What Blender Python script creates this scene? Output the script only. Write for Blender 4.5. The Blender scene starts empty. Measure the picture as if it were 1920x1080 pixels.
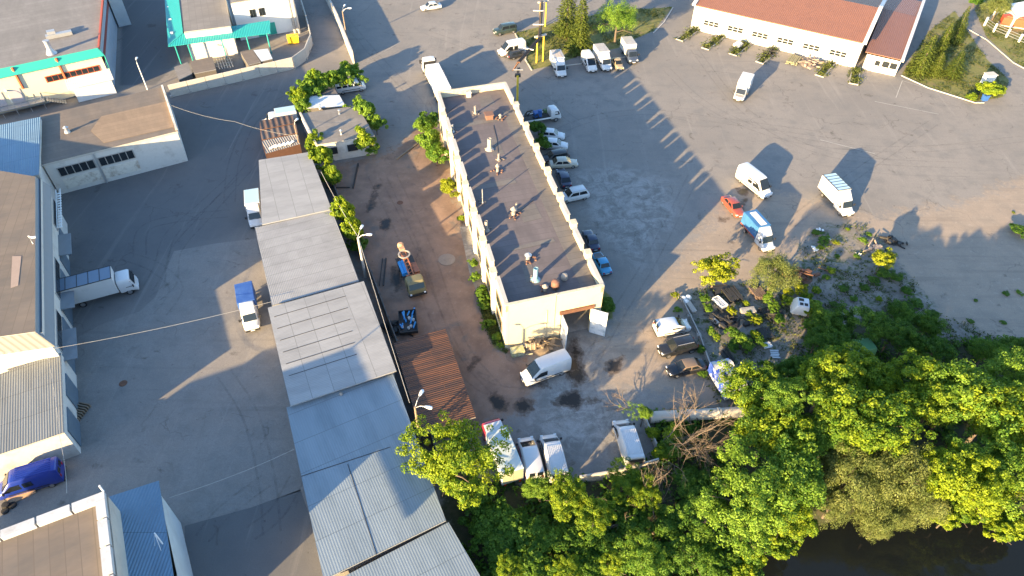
import bpy, bmesh, math, random
import numpy as np
from mathutils import Vector, Matrix
from math import radians as R_, sin, cos, pi, tan, atan2, hypot
random.seed(7); rng = np.random.default_rng(11)
S = bpy.context.scene
COL = S.collection
# ------------------------------------------------------------------ camera
PITCH, FPX, ROLL, CAMH = R_(45), 1290.0, R_(0.8), 63.0
CF = Vector((0, cos(PITCH), -sin(PITCH)))
_r = Vector((1, 0, 0)); _u = Vector((0, sin(PITCH), cos(PITCH)))
CR = _r*cos(ROLL) + _u*sin(ROLL)
CU = -_r*sin(ROLL) + _u*cos(ROLL)
cam_d = bpy.data.cameras.new('camera'); cam = bpy.data.objects.new('camera', cam_d); COL.objects.link(cam)
cam_d.sensor_width = 36; cam_d.lens = 36*FPX/1920; cam_d.clip_start = 1; cam_d.clip_end = 5000
cam.matrix_world = Matrix(((CR.x, CU.x, -CF.x, 0), (CR.y, CU.y, -CF.y, 0), (CR.z, CU.z, -CF.z, CAMH), (0, 0, 0, 1)))
S.camera = cam
# ------------------------------------------------------------------ sky + sun
SUN_EL, SUN_AZ = R_(12.3), R_(52)          # light travels towards azimuth 52 deg
w = bpy.data.worlds.new('World'); S.world = w; w.use_nodes = True
nt = w.node_tree; bg = nt.nodes['Background']
sky = nt.nodes.new('ShaderNodeTexSky'); sky.sky_type = 'NISHITA'; sky.sun_disc = False
sky.sun_elevation = SUN_EL; sky.sun_rotation = R_(218)
nt.links.new(sky.outputs['Color'], bg.inputs['Color']); sky.ozone_density = 2.8; bg.inputs['Strength'].default_value = 0.118
sd = bpy.data.lights.new('sun', 'SUN'); sd.energy = 4.9; sd.angle = R_(0.5); sd.color = (1.0, 0.715, 0.36)
so = bpy.data.objects.new('sun', sd); COL.objects.link(so); so.location = (-200, -250, 120)
ldir = Vector((cos(SUN_AZ)*cos(SUN_EL), sin(SUN_AZ)*cos(SUN_EL), -sin(SUN_EL)))
so.rotation_euler = ldir.to_track_quat('-Z', 'Y').to_euler()
S.view_settings.view_transform = 'Standard'; S.view_settings.look = 'None'; S.view_settings.gamma = 1
S.view_settings.exposure = 2.32
S.render.engine = 'CYCLES'; S.cycles.max_bounces = 5; S.cycles.diffuse_bounces = 2; S.cycles.transparent_max_bounces = 4
S.cycles.caustics_reflective = False; S.cycles.caustics_refractive = False

# photo measurement -> world point at height z (site survey from the photograph)
def G(px, py, z=0.0):
    d = CF*FPX + CR*(px-960) - CU*(py-540)
    t = (CAMH-z)/-d.z
    p = d*t
    return Vector((p.x, p.y, z))

# ------------------------------------------------------------------ materials
MATS = {}
def newmat(name):
    m = bpy.data.materials.new(name); m.use_nodes = True
    return m, m.node_tree.nodes, m.node_tree.links, m.node_tree.nodes['Principled BSDF']
def N(nodes, t, **kw):
    n = nodes.new(t)
    for k, v in kw.items():
        if k in n.inputs.keys() if isinstance(k, str) else False: n.inputs[k].default_value = v
        else: setattr(n, k, v)
    return n
def c4(c): return (c[0], c[1], c[2], 1)
def mat(name, col, rough=.6, metal=0., var=.15, scale=3., col2=None, var2=None, bump=0., coat=0., coords='Object', thr=(.35, .65), stretch=None, emis=None, grime=0.):
    """procedural material: base colour broken by two noises, optional second colour in patches, optional bump"""
    if name in MATS: return MATS[name]
    m, ns, ls, b = newmat(name)
    b.inputs['Roughness'].default_value = rough; b.inputs['Metallic'].default_value = metal
    if coat: b.inputs['Coat Weight'].default_value = coat; b.inputs['Coat Roughness'].default_value = .08
    tc = ns.new('ShaderNodeTexCoord'); src = tc.outputs[coords]
    if stretch:
        mp = ns.new('ShaderNodeMapping'); mp.inputs['Scale'].default_value = stretch
        ls.new(src, mp.inputs['Vector']); src = mp.outputs['Vector']
    n1 = ns.new('ShaderNodeTexNoise'); n1.inputs['Scale'].default_value = scale; n1.inputs['Detail'].default_value = 6
    n1.inputs['Roughness'].default_value = .65
    ls.new(src, n1.inputs['Vector'])
    mx = ns.new('ShaderNodeMix'); mx.data_type = 'RGBA'
    a = [max(0, c*(1-var)) for c in col]; c_ = [min(1, c*(1+var)) for c in col]
    mx.inputs[6].default_value = c4(a); mx.inputs[7].default_value = c4(c_)
    ls.new(n1.outputs['Fac'], mx.inputs[0]); out = mx.outputs[2]
    if col2:
        n2 = ns.new('ShaderNodeTexNoise'); n2.inputs['Scale'].default_value = var2 or scale*.3; n2.inputs['Detail'].default_value = 8
        n2.inputs['Roughness'].default_value = .7
        ls.new(src, n2.inputs['Vector'])
        mr = ns.new('ShaderNodeMapRange'); mr.inputs[1].default_value = thr[0]; mr.inputs[2].default_value = thr[1]
        ls.new(n2.outputs['Fac'], mr.inputs[0])
        m2 = ns.new('ShaderNodeMix'); m2.data_type = 'RGBA'; m2.inputs[7].default_value = c4(col2)
        ls.new(mr.outputs[0], m2.inputs[0]); ls.new(out, m2.inputs[6]); out = m2.outputs[2]
    ls.new(out, b.inputs['Base Color'])
    if bump:
        bp = ns.new('ShaderNodeBump'); bp.inputs['Strength'].default_value = bump; bp.inputs['Distance'].default_value = .05
        ls.new(n1.outputs['Fac'], bp.inputs['Height']); ls.new(bp.outputs['Normal'], b.inputs['Normal'])
    MATS[name] = m
    return m
def ribmat(name, col, pitch=.2, axis=0, rough=.5, metal=0., var=.15, col2=None, thr=(.45, .7), var2=.4, seam=0., seamcol=None, depth=.03, stretch=(1, 1, 1), contrast=0.):
    """corrugated sheet, ribs counted in metres along the UV axis, sheet overlap seams every `seam` metres across"""
    if name in MATS: return MATS[name]
    m = mat(name, col, rough, metal, var, 1.2, col2, var2, thr=thr, coords='UV', stretch=stretch)
    ns, ls = m.node_tree.nodes, m.node_tree.links; b = ns['Principled BSDF']
    tc = ns.new('ShaderNodeTexCoord'); sp = ns.new('ShaderNodeSeparateXYZ'); ls.new(tc.outputs['UV'], sp.inputs[0])
    mu = ns.new('ShaderNodeMath'); mu.operation = 'MULTIPLY'; mu.inputs[1].default_value = 2*pi/pitch
    ls.new(sp.outputs[axis], mu.inputs[0])
    sn = ns.new('ShaderNodeMath'); sn.operation = 'SINE'; ls.new(mu.outputs[0], sn.inputs[0])
    bp = ns.new('ShaderNodeBump'); bp.inputs['Strength'].default_value = 1; bp.inputs['Distance'].default_value = depth
    ls.new(sn.outputs[0], bp.inputs['Height']); ls.new(bp.outputs['Normal'], b.inputs['Normal'])
    src = b.inputs['Base Color'].links[0].from_socket
    if contrast:      # valleys of the sheet coloured darker than the crests
        mr = ns.new('ShaderNodeMapRange'); mr.inputs[1].default_value = -1; mr.inputs[2].default_value = 0.2
        mr.inputs[3].default_value = 1-contrast; mr.inputs[4].default_value = 1
        ls.new(sn.outputs[0], mr.inputs[0])
        mm = ns.new('ShaderNodeMix'); mm.data_type = 'RGBA'; mm.blend_type = 'MULTIPLY'; mm.inputs[0].default_value = 1
        ls.new(src, mm.inputs[6]); ls.new(mr.outputs[0], mm.inputs[7]); src = mm.outputs[2]
        ls.new(src, b.inputs['Base Color'])
    if seam:      # each sheet has weathered a little differently
        cv = ns.new('ShaderNodeCombineXYZ')
        for ax, wd in ((axis, 1.15 if pitch < 10 else 9.0), (1-axis, seam)):
            d_ = ns.new('ShaderNodeMath'); d_.operation = 'DIVIDE'; d_.inputs[1].default_value = wd; f_ = ns.new('ShaderNodeMath'); f_.operation = 'FLOOR'
            ls.new(sp.outputs[ax], d_.inputs[0]); ls.new(d_.outputs[0], f_.inputs[0]); ls.new(f_.outputs[0], cv.inputs[ax])
        wn = ns.new('ShaderNodeTexWhiteNoise'); wn.noise_dimensions = '2D'; ls.new(cv.outputs[0], wn.inputs['Vector'])
        mv = ns.new('ShaderNodeMapRange'); mv.inputs[3].default_value = .93; mv.inputs[4].default_value = 1.04; ls.new(wn.outputs['Value'], mv.inputs[0])
        ml_ = ns.new('ShaderNodeMix'); ml_.data_type = 'RGBA'; ml_.blend_type = 'MULTIPLY'; ml_.inputs[0].default_value = 1
        ls.new(src, ml_.inputs[6]); ls.new(mv.outputs[0], ml_.inputs[7]); src = ml_.outputs[2]
        fr = ns.new('ShaderNodeMath'); fr.operation = 'FRACT'
        dv = ns.new('ShaderNodeMath'); dv.operation = 'DIVIDE'; dv.inputs[1].default_value = seam
        ls.new(sp.outputs[1-axis], dv.inputs[0]); ls.new(dv.outputs[0], fr.inputs[0])
        lt = ns.new('ShaderNodeMath'); lt.operation = 'LESS_THAN'; lt.inputs[1].default_value = .07/seam
        ls.new(fr.outputs[0], lt.inputs[0])
        m2 = ns.new('ShaderNodeMix'); m2.data_type = 'RGBA'; m2.inputs[7].default_value = c4(seamcol or [c*.62 for c in col])
        ls.new(lt.outputs[0], m2.inputs[0]); ls.new(src, m2.inputs[6]); ls.new(m2.outputs[2], b.inputs['Base Color'])
    return m
def paint(name, col, rough=.35):
    return mat(name, col, rough, 0, .06, 2., col2=[c*.7+.04 for c in col], thr=(.55, .8), var2=.9, coat=.5)
GLASS = mat('window_glass', (.012, .016, .02), .06, 0, .1, 1)
GLASSB = mat('building_glass', (.02, .025, .03), .12, 0, .5, 2)
TYRE = mat('tyre_rubber', (.018, .018, .018), .85)
RIM = mat('wheel_rim', (.35, .35, .36), .35, .7)
PLASTIC = mat('black_plastic', (.02, .02, .022), .55)
LAMPW = mat('lamp_lens', (.7, .72, .74), .15)
LAMPR = mat('red_lens', (.35, .015, .01), .2)
PLATE = mat('plate_white', (.75, .75, .75), .4)
CHASSIS = mat('chassis_steel', (.03, .03, .03), .6)
CONC = mat('concrete', (.34, .32, .29), .85, 0, .22, 1.5, col2=(.2, .19, .17), var2=.5, thr=(.5, .75), bump=.2)
CONCL = mat('pale_concrete', (.46, .43, .38), .85, 0, .2, 1.2, col2=(.3, .28, .25), var2=.6, thr=(.5, .78), bump=.2)
STEELG = mat('galvanised_steel', (.42, .43, .44), .4, .5, .15)
RUST = mat('rusted_steel', (.10, .045, .028), .8, 0, .4, 3, col2=(.16, .075, .04), var2=2)
DARKM = mat('dark_scrap', (.03, .028, .026), .7, 0, .5, 4)
WOODG = mat('weathered_wood', (.22, .17, .12), .85, 0, .35, 4)
WOODP = mat('pole_wood', (.24, .17, .12), .85, 0, .3, 5)
WHITEM = mat('white_paint', (.72, .72, .7), .5, 0, .08, 2)

# ------------------------------------------------------------------ mesh builder
class MB:
    def __init__(s): s.v = []; s.f = []; s.m = []; s.uv = []
    def add(s, vs, fs, mi=0, uvs=None):
        o = len(s.v); s.v += [tuple(v) for v in vs]
        for i, f in enumerate(fs):
            s.f.append([o+j for j in f]); s.m.append(mi)
            s.uv.append(uvs[i] if uvs else [(0, 0)]*len(f))
    def quad(s, a, b, c, d, mi=0, uv=True):
        a, b, c, d = Vector(a), Vector(b), Vector(c), Vector(d)
        u = ((b-a).length+(c-d).length)/2; v = ((d-a).length+(c-b).length)/2
        s.add([a, b, c, d], [(0, 1, 2, 3)], mi, [[(0, 0), (u, 0), (u, v), (0, v)]])
    def slab(s, poly, t, mi=0, mi2=None):
        """polygon (4 pts, may slope) with thickness t downwards; top gets metre UVs"""
        n = len(poly); P = [Vector(p) for p in poly]; dn = Vector((0, 0, -t))
        ar = sum(P[i].x*P[(i+1) % n].y-P[(i+1) % n].x*P[i].y for i in range(n))
        if ar < 0: P = P[::-1]
        o = P[0]; ux = (P[1]-P[0]).normalized(); nz = (P[1]-P[0]).cross(P[-1]-P[0]).normalized(); vx = nz.cross(ux)
        s.add(P, [tuple(range(n))], mi, [[((p-o).dot(ux), (p-o).dot(vx)) for p in P]])
        s.add([p+dn for p in P], [tuple(range(n))[::-1]], mi if mi2 is None else mi2)
        for i in range(n):
            s.quad(P[i]+dn, P[(i+1) % n]+dn, P[(i+1) % n], P[i], mi if mi2 is None else mi2)
    def prism(s, poly, z0, z1, mi=0, top=True):
        P = [Vector((p[0], p[1], 0)) for p in poly]; n = len(P)
        ar = sum(P[i].x*P[(i+1) % n].y-P[(i+1) % n].x*P[i].y for i in range(n))
        if ar < 0: P = P[::-1]
        for i in range(n):
            a, b = P[i], P[(i+1) % n]
            s.quad((a.x, a.y, z0), (b.x, b.y, z0), (b.x, b.y, z1), (a.x, a.y, z1), mi)
        if top:
            s.add([(p.x, p.y, z1) for p in P], [tuple(range(n))], mi, [[(p.x, p.y) for p in P]])
            s.add([(p.x, p.y, z0) for p in P], [tuple(range(n))[::-1]], mi)
    def box(s, c, sz, rz=0., mi=0, tilt=None, taper=1.):
        x, y, z = [k/2 for k in sz]
        vs = [Vector((a*x*(taper if e > 0 else 1), b*y*(taper if e > 0 else 1), e*z)) for e in (-1, 1) for a, b in ((-1, -1), (1, -1), (1, 1), (-1, 1))]
        M = Matrix.Rotation(rz, 3, 'Z')
        if tilt: M = M @ Matrix.Rotation(tilt[1], 3, tilt[0])
        vs = [M @ v+Vector(c) for v in vs]
        fs = [(3, 2, 1, 0), (4, 5, 6, 7), (0, 1, 5, 4), (1, 2, 6, 5), (2, 3, 7, 6), (3, 0, 4, 7)]
        us = [[(vs[i].x, vs[i].y) for i in f] if k < 2 else [(0, 0), (sz[(k) % 2], 0), (sz[(k) % 2], sz[2]), (0, sz[2])] for k, f in enumerate(fs)]
        s.add(vs, fs, mi, us)
    def bar(s, a, b, w, h=None, mi=0):
        """square bar from a to b"""
        a, b = Vector(a), Vector(b); d = (b-a); L = d.length; d.normalize(); h = h or w
        up = Vector((0, 0, 1)) if abs(d.z) < .95 else Vector((1, 0, 0))
        x = d.cross(up).normalized(); y = x.cross(d).normalized()
        vs = [p+x*(i*w/2)+y*(j*h/2) for p in (a, b) for i, j in ((-1, -1), (1, -1), (1, 1), (-1, 1))]
        s.add(vs, [(3, 2, 1, 0), (4, 5, 6, 7), (0, 1, 5, 4), (1, 2, 6, 5), (2, 3, 7, 6), (3, 0, 4, 7)], mi)
    def tube(s, pts, r, n=8, mi=0, r1=None, caps=True):
        pts = [Vector(p) for p in pts]; k = len(pts); vs = []; fs = []
        for i, p in enumerate(pts):
            d = (pts[min(i+1, k-1)]-pts[max(i-1, 0)]).normalized()
            up = Vector((0, 0, 1)) if abs(d.z) < .9 else Vector((1, 0, 0))
            x = d.cross(up).normalized(); y = x.cross(d)
            rr = r if r1 is None else r+(r1-r)*i/(k-1)
            vs += [p+x*(cos(2*pi*j/n)*rr)+y*(sin(2*pi*j/n)*rr) for j in range(n)]
        for i in range(k-1):
            for j in range(n): fs.append((i*n+j, i*n+(j+1) % n, (i+1)*n+(j+1) % n, (i+1)*n+j))
        if caps: fs += [tuple(range(n))[::-1], tuple(range((k-1)*n, k*n))]
        s.add(vs, fs, mi)
    def lathe(s, c, prof, n=16, mi=0):
        c = Vector(c); vs = [c+Vector((cos(2*pi*j/n)*r, sin(2*pi*j/n)*r, z)) for r, z in prof for j in range(n)]
        fs = [(i*n+j, i*n+(j+1) % n, (i+1)*n+(j+1) % n, (i+1)*n+j) for i in range(len(prof)-1) for j in range(n)]
        fs += [tuple(range(n))[::-1], tuple(range((len(prof)-1)*n, len(prof)*n))]
        s.add(vs, fs, mi)
    def loft(s, rings, mi=0, caps=True):
        n = len(rings[0]); vs = [v for r in rings for v in r]
        fs = [(i*n+j, i*n+(j+1) % n, (i+1)*n+(j+1) % n, (i+1)*n+j) for i in range(len(rings)-1) for j in range(n)]
        if caps: fs += [tuple(range(n))[::-1], tuple(range((len(rings)-1)*n, len(rings)*n))]
        s.add(vs, fs, mi)
    def mesh(s, name, mats, smooth=0., bevel=0., merge=False):
        me = bpy.data.meshes.new(name)
        me.from_pydata(s.v, [], s.f); mats = mats if isinstance(mats, (list, tuple)) else [mats]
        for m in mats: me.materials.append(m)
        me.polygons.foreach_set('material_index', s.m)
        uvl = me.uv_layers.new(name='UVMap')
        uvl.data.foreach_set('uv', [c for f in s.uv for p in f for c in p])
        if bevel or merge:
            bm = bmesh.new(); bm.from_mesh(me)
            bmesh.ops.remove_doubles(bm, verts=bm.verts, dist=1e-4)
            bmesh.ops.recalc_face_normals(bm, faces=bm.faces)
            if bevel:
                es = [e for e in bm.edges if len(e.link_faces) == 2 and e.calc_face_angle(0) > .5]
                bmesh.ops.bevel(bm, geom=es, offset=bevel, segments=2, affect='EDGES', profile=.5, clamp_overlap=True)
            bm.to_mesh(me); bm.free()
        if smooth:
            me.polygons.foreach_set('use_smooth', [True]*len(me.polygons)); me.set_sharp_from_angle(angle=R_(smooth))
        me.update()
        return me
    def build(s, name, mats, parent=None, label=None, **kw):
        o = bpy.data.objects.new(name, s.mesh(name, mats, **kw)); COL.objects.link(o)
        if parent: o.parent = parent
        if label: o['label'] = label
        return o
def link(name, me, parent=None, loc=None, rz=0, scale=None, label=None):
    o = bpy.data.objects.new(name, me); COL.objects.link(o)
    if parent: o.parent = parent
    if loc is not None: o.location = loc
    if rz: o.rotation_euler = (0, 0, rz)
    if scale: o.scale = scale
    if label: o['label'] = label
    return o
def thing(name, label, cat, loc=(0, 0, 0), rz=0, group=None):
    o = bpy.data.objects.new(name, None); COL.objects.link(o); o.empty_display_size = .5
    o.location = loc; o.rotation_euler = (0, 0, rz); return tag(o, label, cat, group)
def tag(o, label, cat, group=None):
    o['label'] = label; o['category'] = cat
    if group: o['group'] = group
    return o
def structure(o): o['kind'] = 'structure'; return o
def lerp(a, b, t): return a+(b-a)*t
def sub(o): o.parent = None
# ================================================================== GROUND (one sheet, material and yard-shade masks surveyed as outlines)
def gp(*pts): return [(G(x, y).x, G(x, y).y) for x, y in pts]
def sdf(X, Y, poly):
    d = np.full(X.shape, 1e9); inside = np.zeros(X.shape, bool); n = len(poly)
    for i in range(n):
        (x0, y0), (x1, y1) = poly[i], poly[(i+1) % n]
        ex, ey = x1-x0, y1-y0; L = ex*ex+ey*ey+1e-9
        t = np.clip(((X-x0)*ex+(Y-y0)*ey)/L, 0, 1)
        d = np.minimum(d, np.hypot(X-x0-t*ex, Y-y0-t*ey))
        c = ((y0 > Y) != (y1 > Y)) & (X < (x1-x0)*(Y-y0)/(y1-y0+1e-12)+x0)
        inside ^= c
    return np.where(inside, d, -d)
xs = np.concatenate([[-3000, -1500, -700, -350, -200], np.arange(-135, 135.1, .5), [200, 350, 700, 1500, 3000]])
ys = np.concatenate([[-1500, -700, -300, -100, -30, 0], np.arange(10, 176, .5), [200, 260, 400, 800, 1600, 4000]])
X, Y = np.meshgrid(xs, ys); nx, ny = len(xs), len(ys)
def msk(polys, soft=1.2):
    r = np.zeros(X.shape)
    for p in polys:
        r = np.maximum(r, np.clip(.5+sdf(X, Y, p)/(2*soft), 0, 1))
    return r
DIRT = [gp((600, 310), (690, 300), (760, 270), (800, 215), (822, 230), (845, 330), (900, 500), (950, 650), (1010, 690), (985, 770), (900, 800), (850, 800), (800, 830), (730, 650), (650, 420)),]
SAND = [gp((1150, 720), (1120, 640), (1180, 590), (1290, 470), (1390, 330), (1460, 360), (1640, 405), (1800, 380), (1920, 335), (2000, 330), (2000, 640), (1500, 700), (1420, 770), (1300, 760))]
SOIL = [gp((1500, 470), (1530, 420), (1620, 420), (1680, 480), (1760, 590), (1900, 640), (1900, 690), (1400, 760), (1340, 760), (1290, 600), (1300, 545), (1400, 530)),]
GRASS = [gp((966, 62), (1030, 45), (1100, 30), (1180, 18), (1245, 14), (1262, 12), (1226, 58), (1192, 72), (1186, 76), (1160, 90), (1085, 105), (1040, 122), (997, 131), (985, 112), (990, 90), (972, 76)),
         gp((1690, 140), (1740, 60), (1790, 20), (1815, 60), (1850, 110), (1892, 150), (1880, 182), (1828, 191), (1740, 163)),
         gp((1828, 20), (1840, -20), (2000, -20), (2000, 170), (1900, 115), (1850, 70)),
         gp((885, 510), (900, 500), (930, 590), (955, 640), (950, 665), (925, 650), (905, 590)),
         gp((1128, 540), (1150, 560), (1148, 600), (1130, 600))]
FOREST = [gp((815, 850), (880, 890), (870, 905), (1130, 905), (1235, 850), (1215, 775), (1380, 765), (1440, 700), (1560, 640), (1620, 590), (1700, 560), (1760, 640), (2000, 640), (2000, 1000), (1800, 1300), (880, 1300)),]
WATER = gp((1330, 1150), (1380, 1080), (1420, 1040), (1480, 995), (1600, 955), (1700, 950), (1800, 945), (1900, 975), (2050, 1030), (2300, 1500), (1200, 1500))
WET = [gp((1070, 640), (1085, 638), (1092, 690), (1100, 715), (1080, 730), (1064, 705)), gp((1140, 680), (1165, 670), (1160, 700), (1140, 705)), gp((1050, 742), (1080, 735), (1096, 748), (1085, 765), (1040, 762), (1030, 752)),
       gp((968, 755), (985, 748), (1000, 765), (985, 773), (972, 768)), gp((918, 745), (935, 738), (945, 765), (925, 772)), gp((1010, 715), (1028, 712), (1028, 728), (1012, 730)), gp((1104, 748), (1122, 746), (1120, 754), (1106, 755)),
       gp((697, 352), (712, 345), (702, 385), (690, 395)), gp((712, 412), (732, 410), (728, 428), (714, 430)), gp((735, 500), (748, 500), (750, 545), (738, 550)), gp((1348, 406), (1362, 410), (1358, 420), (1346, 415)),
       gp((885, 668), (896, 672), (892, 690), (880, 690)), gp((1380, 352), (1398, 356), (1394, 366), (1384, 362)), gp((1385, 380), (1398, 375), (1396, 390), (1385, 390))]
YARD_SHADE = [gp((60, 200), (560, 140), (640, 120), (620, 300), (500, 440), (325, 500), (290, 570), (130, 630))]  # shade on the upper left yard, painted as a darker asphalt tone
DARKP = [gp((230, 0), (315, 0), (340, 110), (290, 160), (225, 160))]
LIGHTP = [gp((1075, 330), (1150, 310), (1250, 340), (1270, 400), (1200, 500), (1120, 440)), gp((1090, 630), (1150, 620), (1130, 680), (1098, 690)), gp((1040, 690), (1064, 700), (1090, 735), (1150, 720), (1210, 740), (1180, 860), (1000, 850), (990, 790))]
m1 = [msk(DIRT, 3.5), msk(SAND, 4.5), msk(GRASS, .5)]
m2 = [msk(FOREST, 1.5), msk(WET, 1.0), .5+.5*msk(LIGHTP, 3.0)-.5*np.maximum(msk(DARKP, .4), .7*msk(YARD_SHADE, 5.0))]
m3 = [msk(SOIL, 2.0), np.zeros(X.shape), np.zeros(X.shape)]
Z = -2.2*np.clip((sdf(X, Y, WATER)+1.5)/4, 0, 1)
gm = bpy.data.meshes.new('ground')
vi = np.arange(nx*ny).reshape(ny, nx)
q = np.stack([vi[:-1, :-1], vi[:-1, 1:], vi[1:, 1:], vi[1:, :-1]], -1).reshape(-1, 4)
gm.vertices.add(nx*ny); gm.vertices.foreach_set('co', np.stack([X, Y, Z], -1).ravel())
gm.loops.add(q.size); gm.loops.foreach_set('vertex_index', q.ravel())
gm.polygons.add(len(q)); gm.polygons.foreach_set('loop_start', np.arange(0, q.size, 4)); 
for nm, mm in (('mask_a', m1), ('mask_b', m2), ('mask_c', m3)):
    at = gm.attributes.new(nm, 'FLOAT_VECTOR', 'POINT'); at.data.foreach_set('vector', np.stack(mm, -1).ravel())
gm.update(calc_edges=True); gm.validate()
def ground_material():
    m, ns, ls, b = newmat('ground_surface')
    geo = ns.new('ShaderNodeNewGeometry'); pos = geo.outputs['Position']
    def noise(sc, det=6, ro=.6, vec=None, dist=0.):
        n = ns.new('ShaderNodeTexNoise'); n.inputs['Scale'].default_value = sc; n.inputs['Detail'].default_value = det
        n.inputs['Roughness'].default_value = ro; n.inputs['Distortion'].default_value = dist
        ls.new(vec or pos, n.inputs['Vector']); return n.outputs['Fac']
    def math(op, a, b_=None, clamp=False):
        n = ns.new('ShaderNodeMath'); n.operation = op; n.use_clamp = clamp
        for i, v in enumerate((a, b_)):
            if v is None: continue
            if isinstance(v, (int, float)): n.inputs[i].default_value = v
            else: ls.new(v, n.inputs[i])
        return n.outputs[0]
    def ramp(v, a, b_, lo=0, hi=1):
        n = ns.new('ShaderNodeMapRange'); n.interpolation_type = 'SMOOTHSTEP'
        for i, k in enumerate((a, b_, lo, hi)): n.inputs[i+1].default_value = k
        ls.new(v, n.inputs[0]); return n.outputs[0]
    def mix(f, a, c, mode='MIX'):
        n = ns.new('ShaderNodeMix'); n.data_type = 'RGBA'; n.blend_type = mode
        if isinstance(f, (int, float)): n.inputs[0].default_value = f
        else: ls.new(f, n.inputs[0])
        for i, v in ((6, a), (7, c)):
            if isinstance(v, tuple): n.inputs[i].default_value = c4(v)
            else: ls.new(v, n.inputs[i])
        return n.outputs[2]
    def scalev(s_, rot=0.):
        n = ns.new('ShaderNodeMapping'); n.inputs['Scale'].default_value = s_; n.inputs['Rotation'].default_value = (0, 0, rot)
        ls.new(pos, n.inputs['Vector']); return n.outputs['Vector']
    A = []; 
    for nm in ('mask_a', 'mask_b', 'mask_c'):
        a = ns.new('ShaderNodeAttribute'); a.attribute_name = nm; s_ = ns.new('ShaderNodeSeparateXYZ'); ls.new(a.outputs['Vector'], s_.inputs[0])
        A += [s_.outputs[0], s_.outputs[1], s_.outputs[2]]
    dirt, sand, grass, forest, wet, tone, soil = A[:7]
    big, mid, fine, grit = noise(.05, 4), noise(.35, 8, .65), noise(1.6, 8, .7), noise(9, 5, .7)
    edge = math('ADD', math('MULTIPLY', math('SUBTRACT', mid, .5), 1.5), math('MULTIPLY', math('SUBTRACT', fine, .5), .9))
    def em(v, k=.8): return ramp(math('ADD', v, math('MULTIPLY', edge, k)), .35, .65)
    # asphalt
    asp = mix(ramp(big, .35, .65), (.225, .208, .19), (.265, .243, .22))
    asp = mix(ramp(mid, .42, .72), asp, (.19, .182, .172))
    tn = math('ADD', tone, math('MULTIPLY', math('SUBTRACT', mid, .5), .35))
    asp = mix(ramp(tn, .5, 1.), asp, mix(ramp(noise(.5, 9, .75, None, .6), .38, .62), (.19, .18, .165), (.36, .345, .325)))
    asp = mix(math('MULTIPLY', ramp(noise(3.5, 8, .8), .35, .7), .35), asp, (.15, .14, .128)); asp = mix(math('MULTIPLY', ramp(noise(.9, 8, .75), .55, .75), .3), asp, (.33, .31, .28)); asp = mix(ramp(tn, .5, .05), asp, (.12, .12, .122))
    # tyre sweeps: long stretched streaks in two directions
    s1 = noise(1, 5, .6, scalev((.05, .9, 1), R_(35)), .6); s2 = noise(1, 5, .6, scalev((.9, .04, 1), R_(12)), .8)
    asp = mix(math('MULTIPLY', ramp(s1, .55, .75), .35), asp, (.13, .125, .12))
    asp = mix(math('MULTIPLY', ramp(s2, .56, .76), .3), asp, (.34, .315, .285))
    # dirt, sand, soil
    dcol = mix(ramp(mid, .35, .7), (.285, .19, .138), (.19, .127, .094)); dcol = mix(ramp(fine, .55, .75), dcol, (.31, .235, .185))
    dcol = mix(ramp(noise(.18, 6, .7, None, .5), .55, .68), dcol, (.16, .135, .118))
    scol = mix(ramp(mid, .35, .7), (.33, .265, .205), (.27, .225, .18)); scol = mix(ramp(fine, .52, .75), scol, (.38, .32, .26))
    scol = mix(math('MULTIPLY', ramp(s1, .5, .72), .45), scol, (.19, .155, .125))
    col = mix(em(sand), asp, scol); col = mix(em(dirt), col, dcol)
    ccol = mix(ramp(mid, .35, .65), (.17, .155, .135), (.27, .245, .21)); ccol = mix(ramp(fine, .5, .7), ccol, (.095, .085, .06))
    ccol = mix(ramp(noise(.7, 8, .75, None, .4), .5, .62), ccol, (.06, .085, .022))
    col = mix(em(soil), col, ccol)
    gcol = mix(ramp(fine, .35, .7), (.13, .15, .035), (.24, .21, .07)); gcol = mix(ramp(mid, .5, .7), gcol, (.24, .18, .085))
    gcol = mix(ramp(grit, .5, .75), gcol, (.055, .075, .02))
    col = mix(em(grass, .35), col, gcol)
    fcol = mix(ramp(fine, .35, .7), (.035, .045, .014), (.075, .065, .035)); col = mix(em(forest), col, fcol)
    # cracks in the paving
    vo = ns.new('ShaderNodeTexVoronoi'); vo.feature = 'DISTANCE_TO_EDGE'; vo.inputs['Scale'].default_value = .085
    wv = ns.new('ShaderNodeVectorMath'); wv.operation = 'ADD'
    nn = ns.new('ShaderNodeTexNoise'); nn.inputs['Scale'].default_value = .25; nn.inputs['Detail'].default_value = 6; ls.new(pos, nn.inputs['Vector'])
    sc_ = ns.new('ShaderNodeVectorMath'); sc_.operation = 'SCALE'; sc_.inputs['Scale'].default_value = 7; ls.new(nn.outputs['Color'], sc_.inputs[0])
    ls.new(pos, wv.inputs[0]); ls.new(sc_.outputs[0], wv.inputs[1]); ls.new(wv.outputs[0], vo.inputs['Vector'])
    ck = math('MULTIPLY', ramp(vo.outputs['Distance'], .010, .002), ramp(noise(.12, 3), .48, .6))
    col = mix(math('MULTIPLY', ck, .38), col, (.06, .056, .05))
    # oil and small spots
    sp = ramp(noise(.38, 5, .6, None, .6), .62, .74); col = mix(math('MULTIPLY', sp, .6), col, (.07, .06, .05))
    sp2 = ramp(noise(1.9, 3, .6), .66, .74); col = mix(math('MULTIPLY', sp2, .45), col, (.05, .045, .04))
    col = mix(math('MULTIPLY', ramp(grit, .35, .7), .32), col, (.09, .085, .08))
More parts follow.
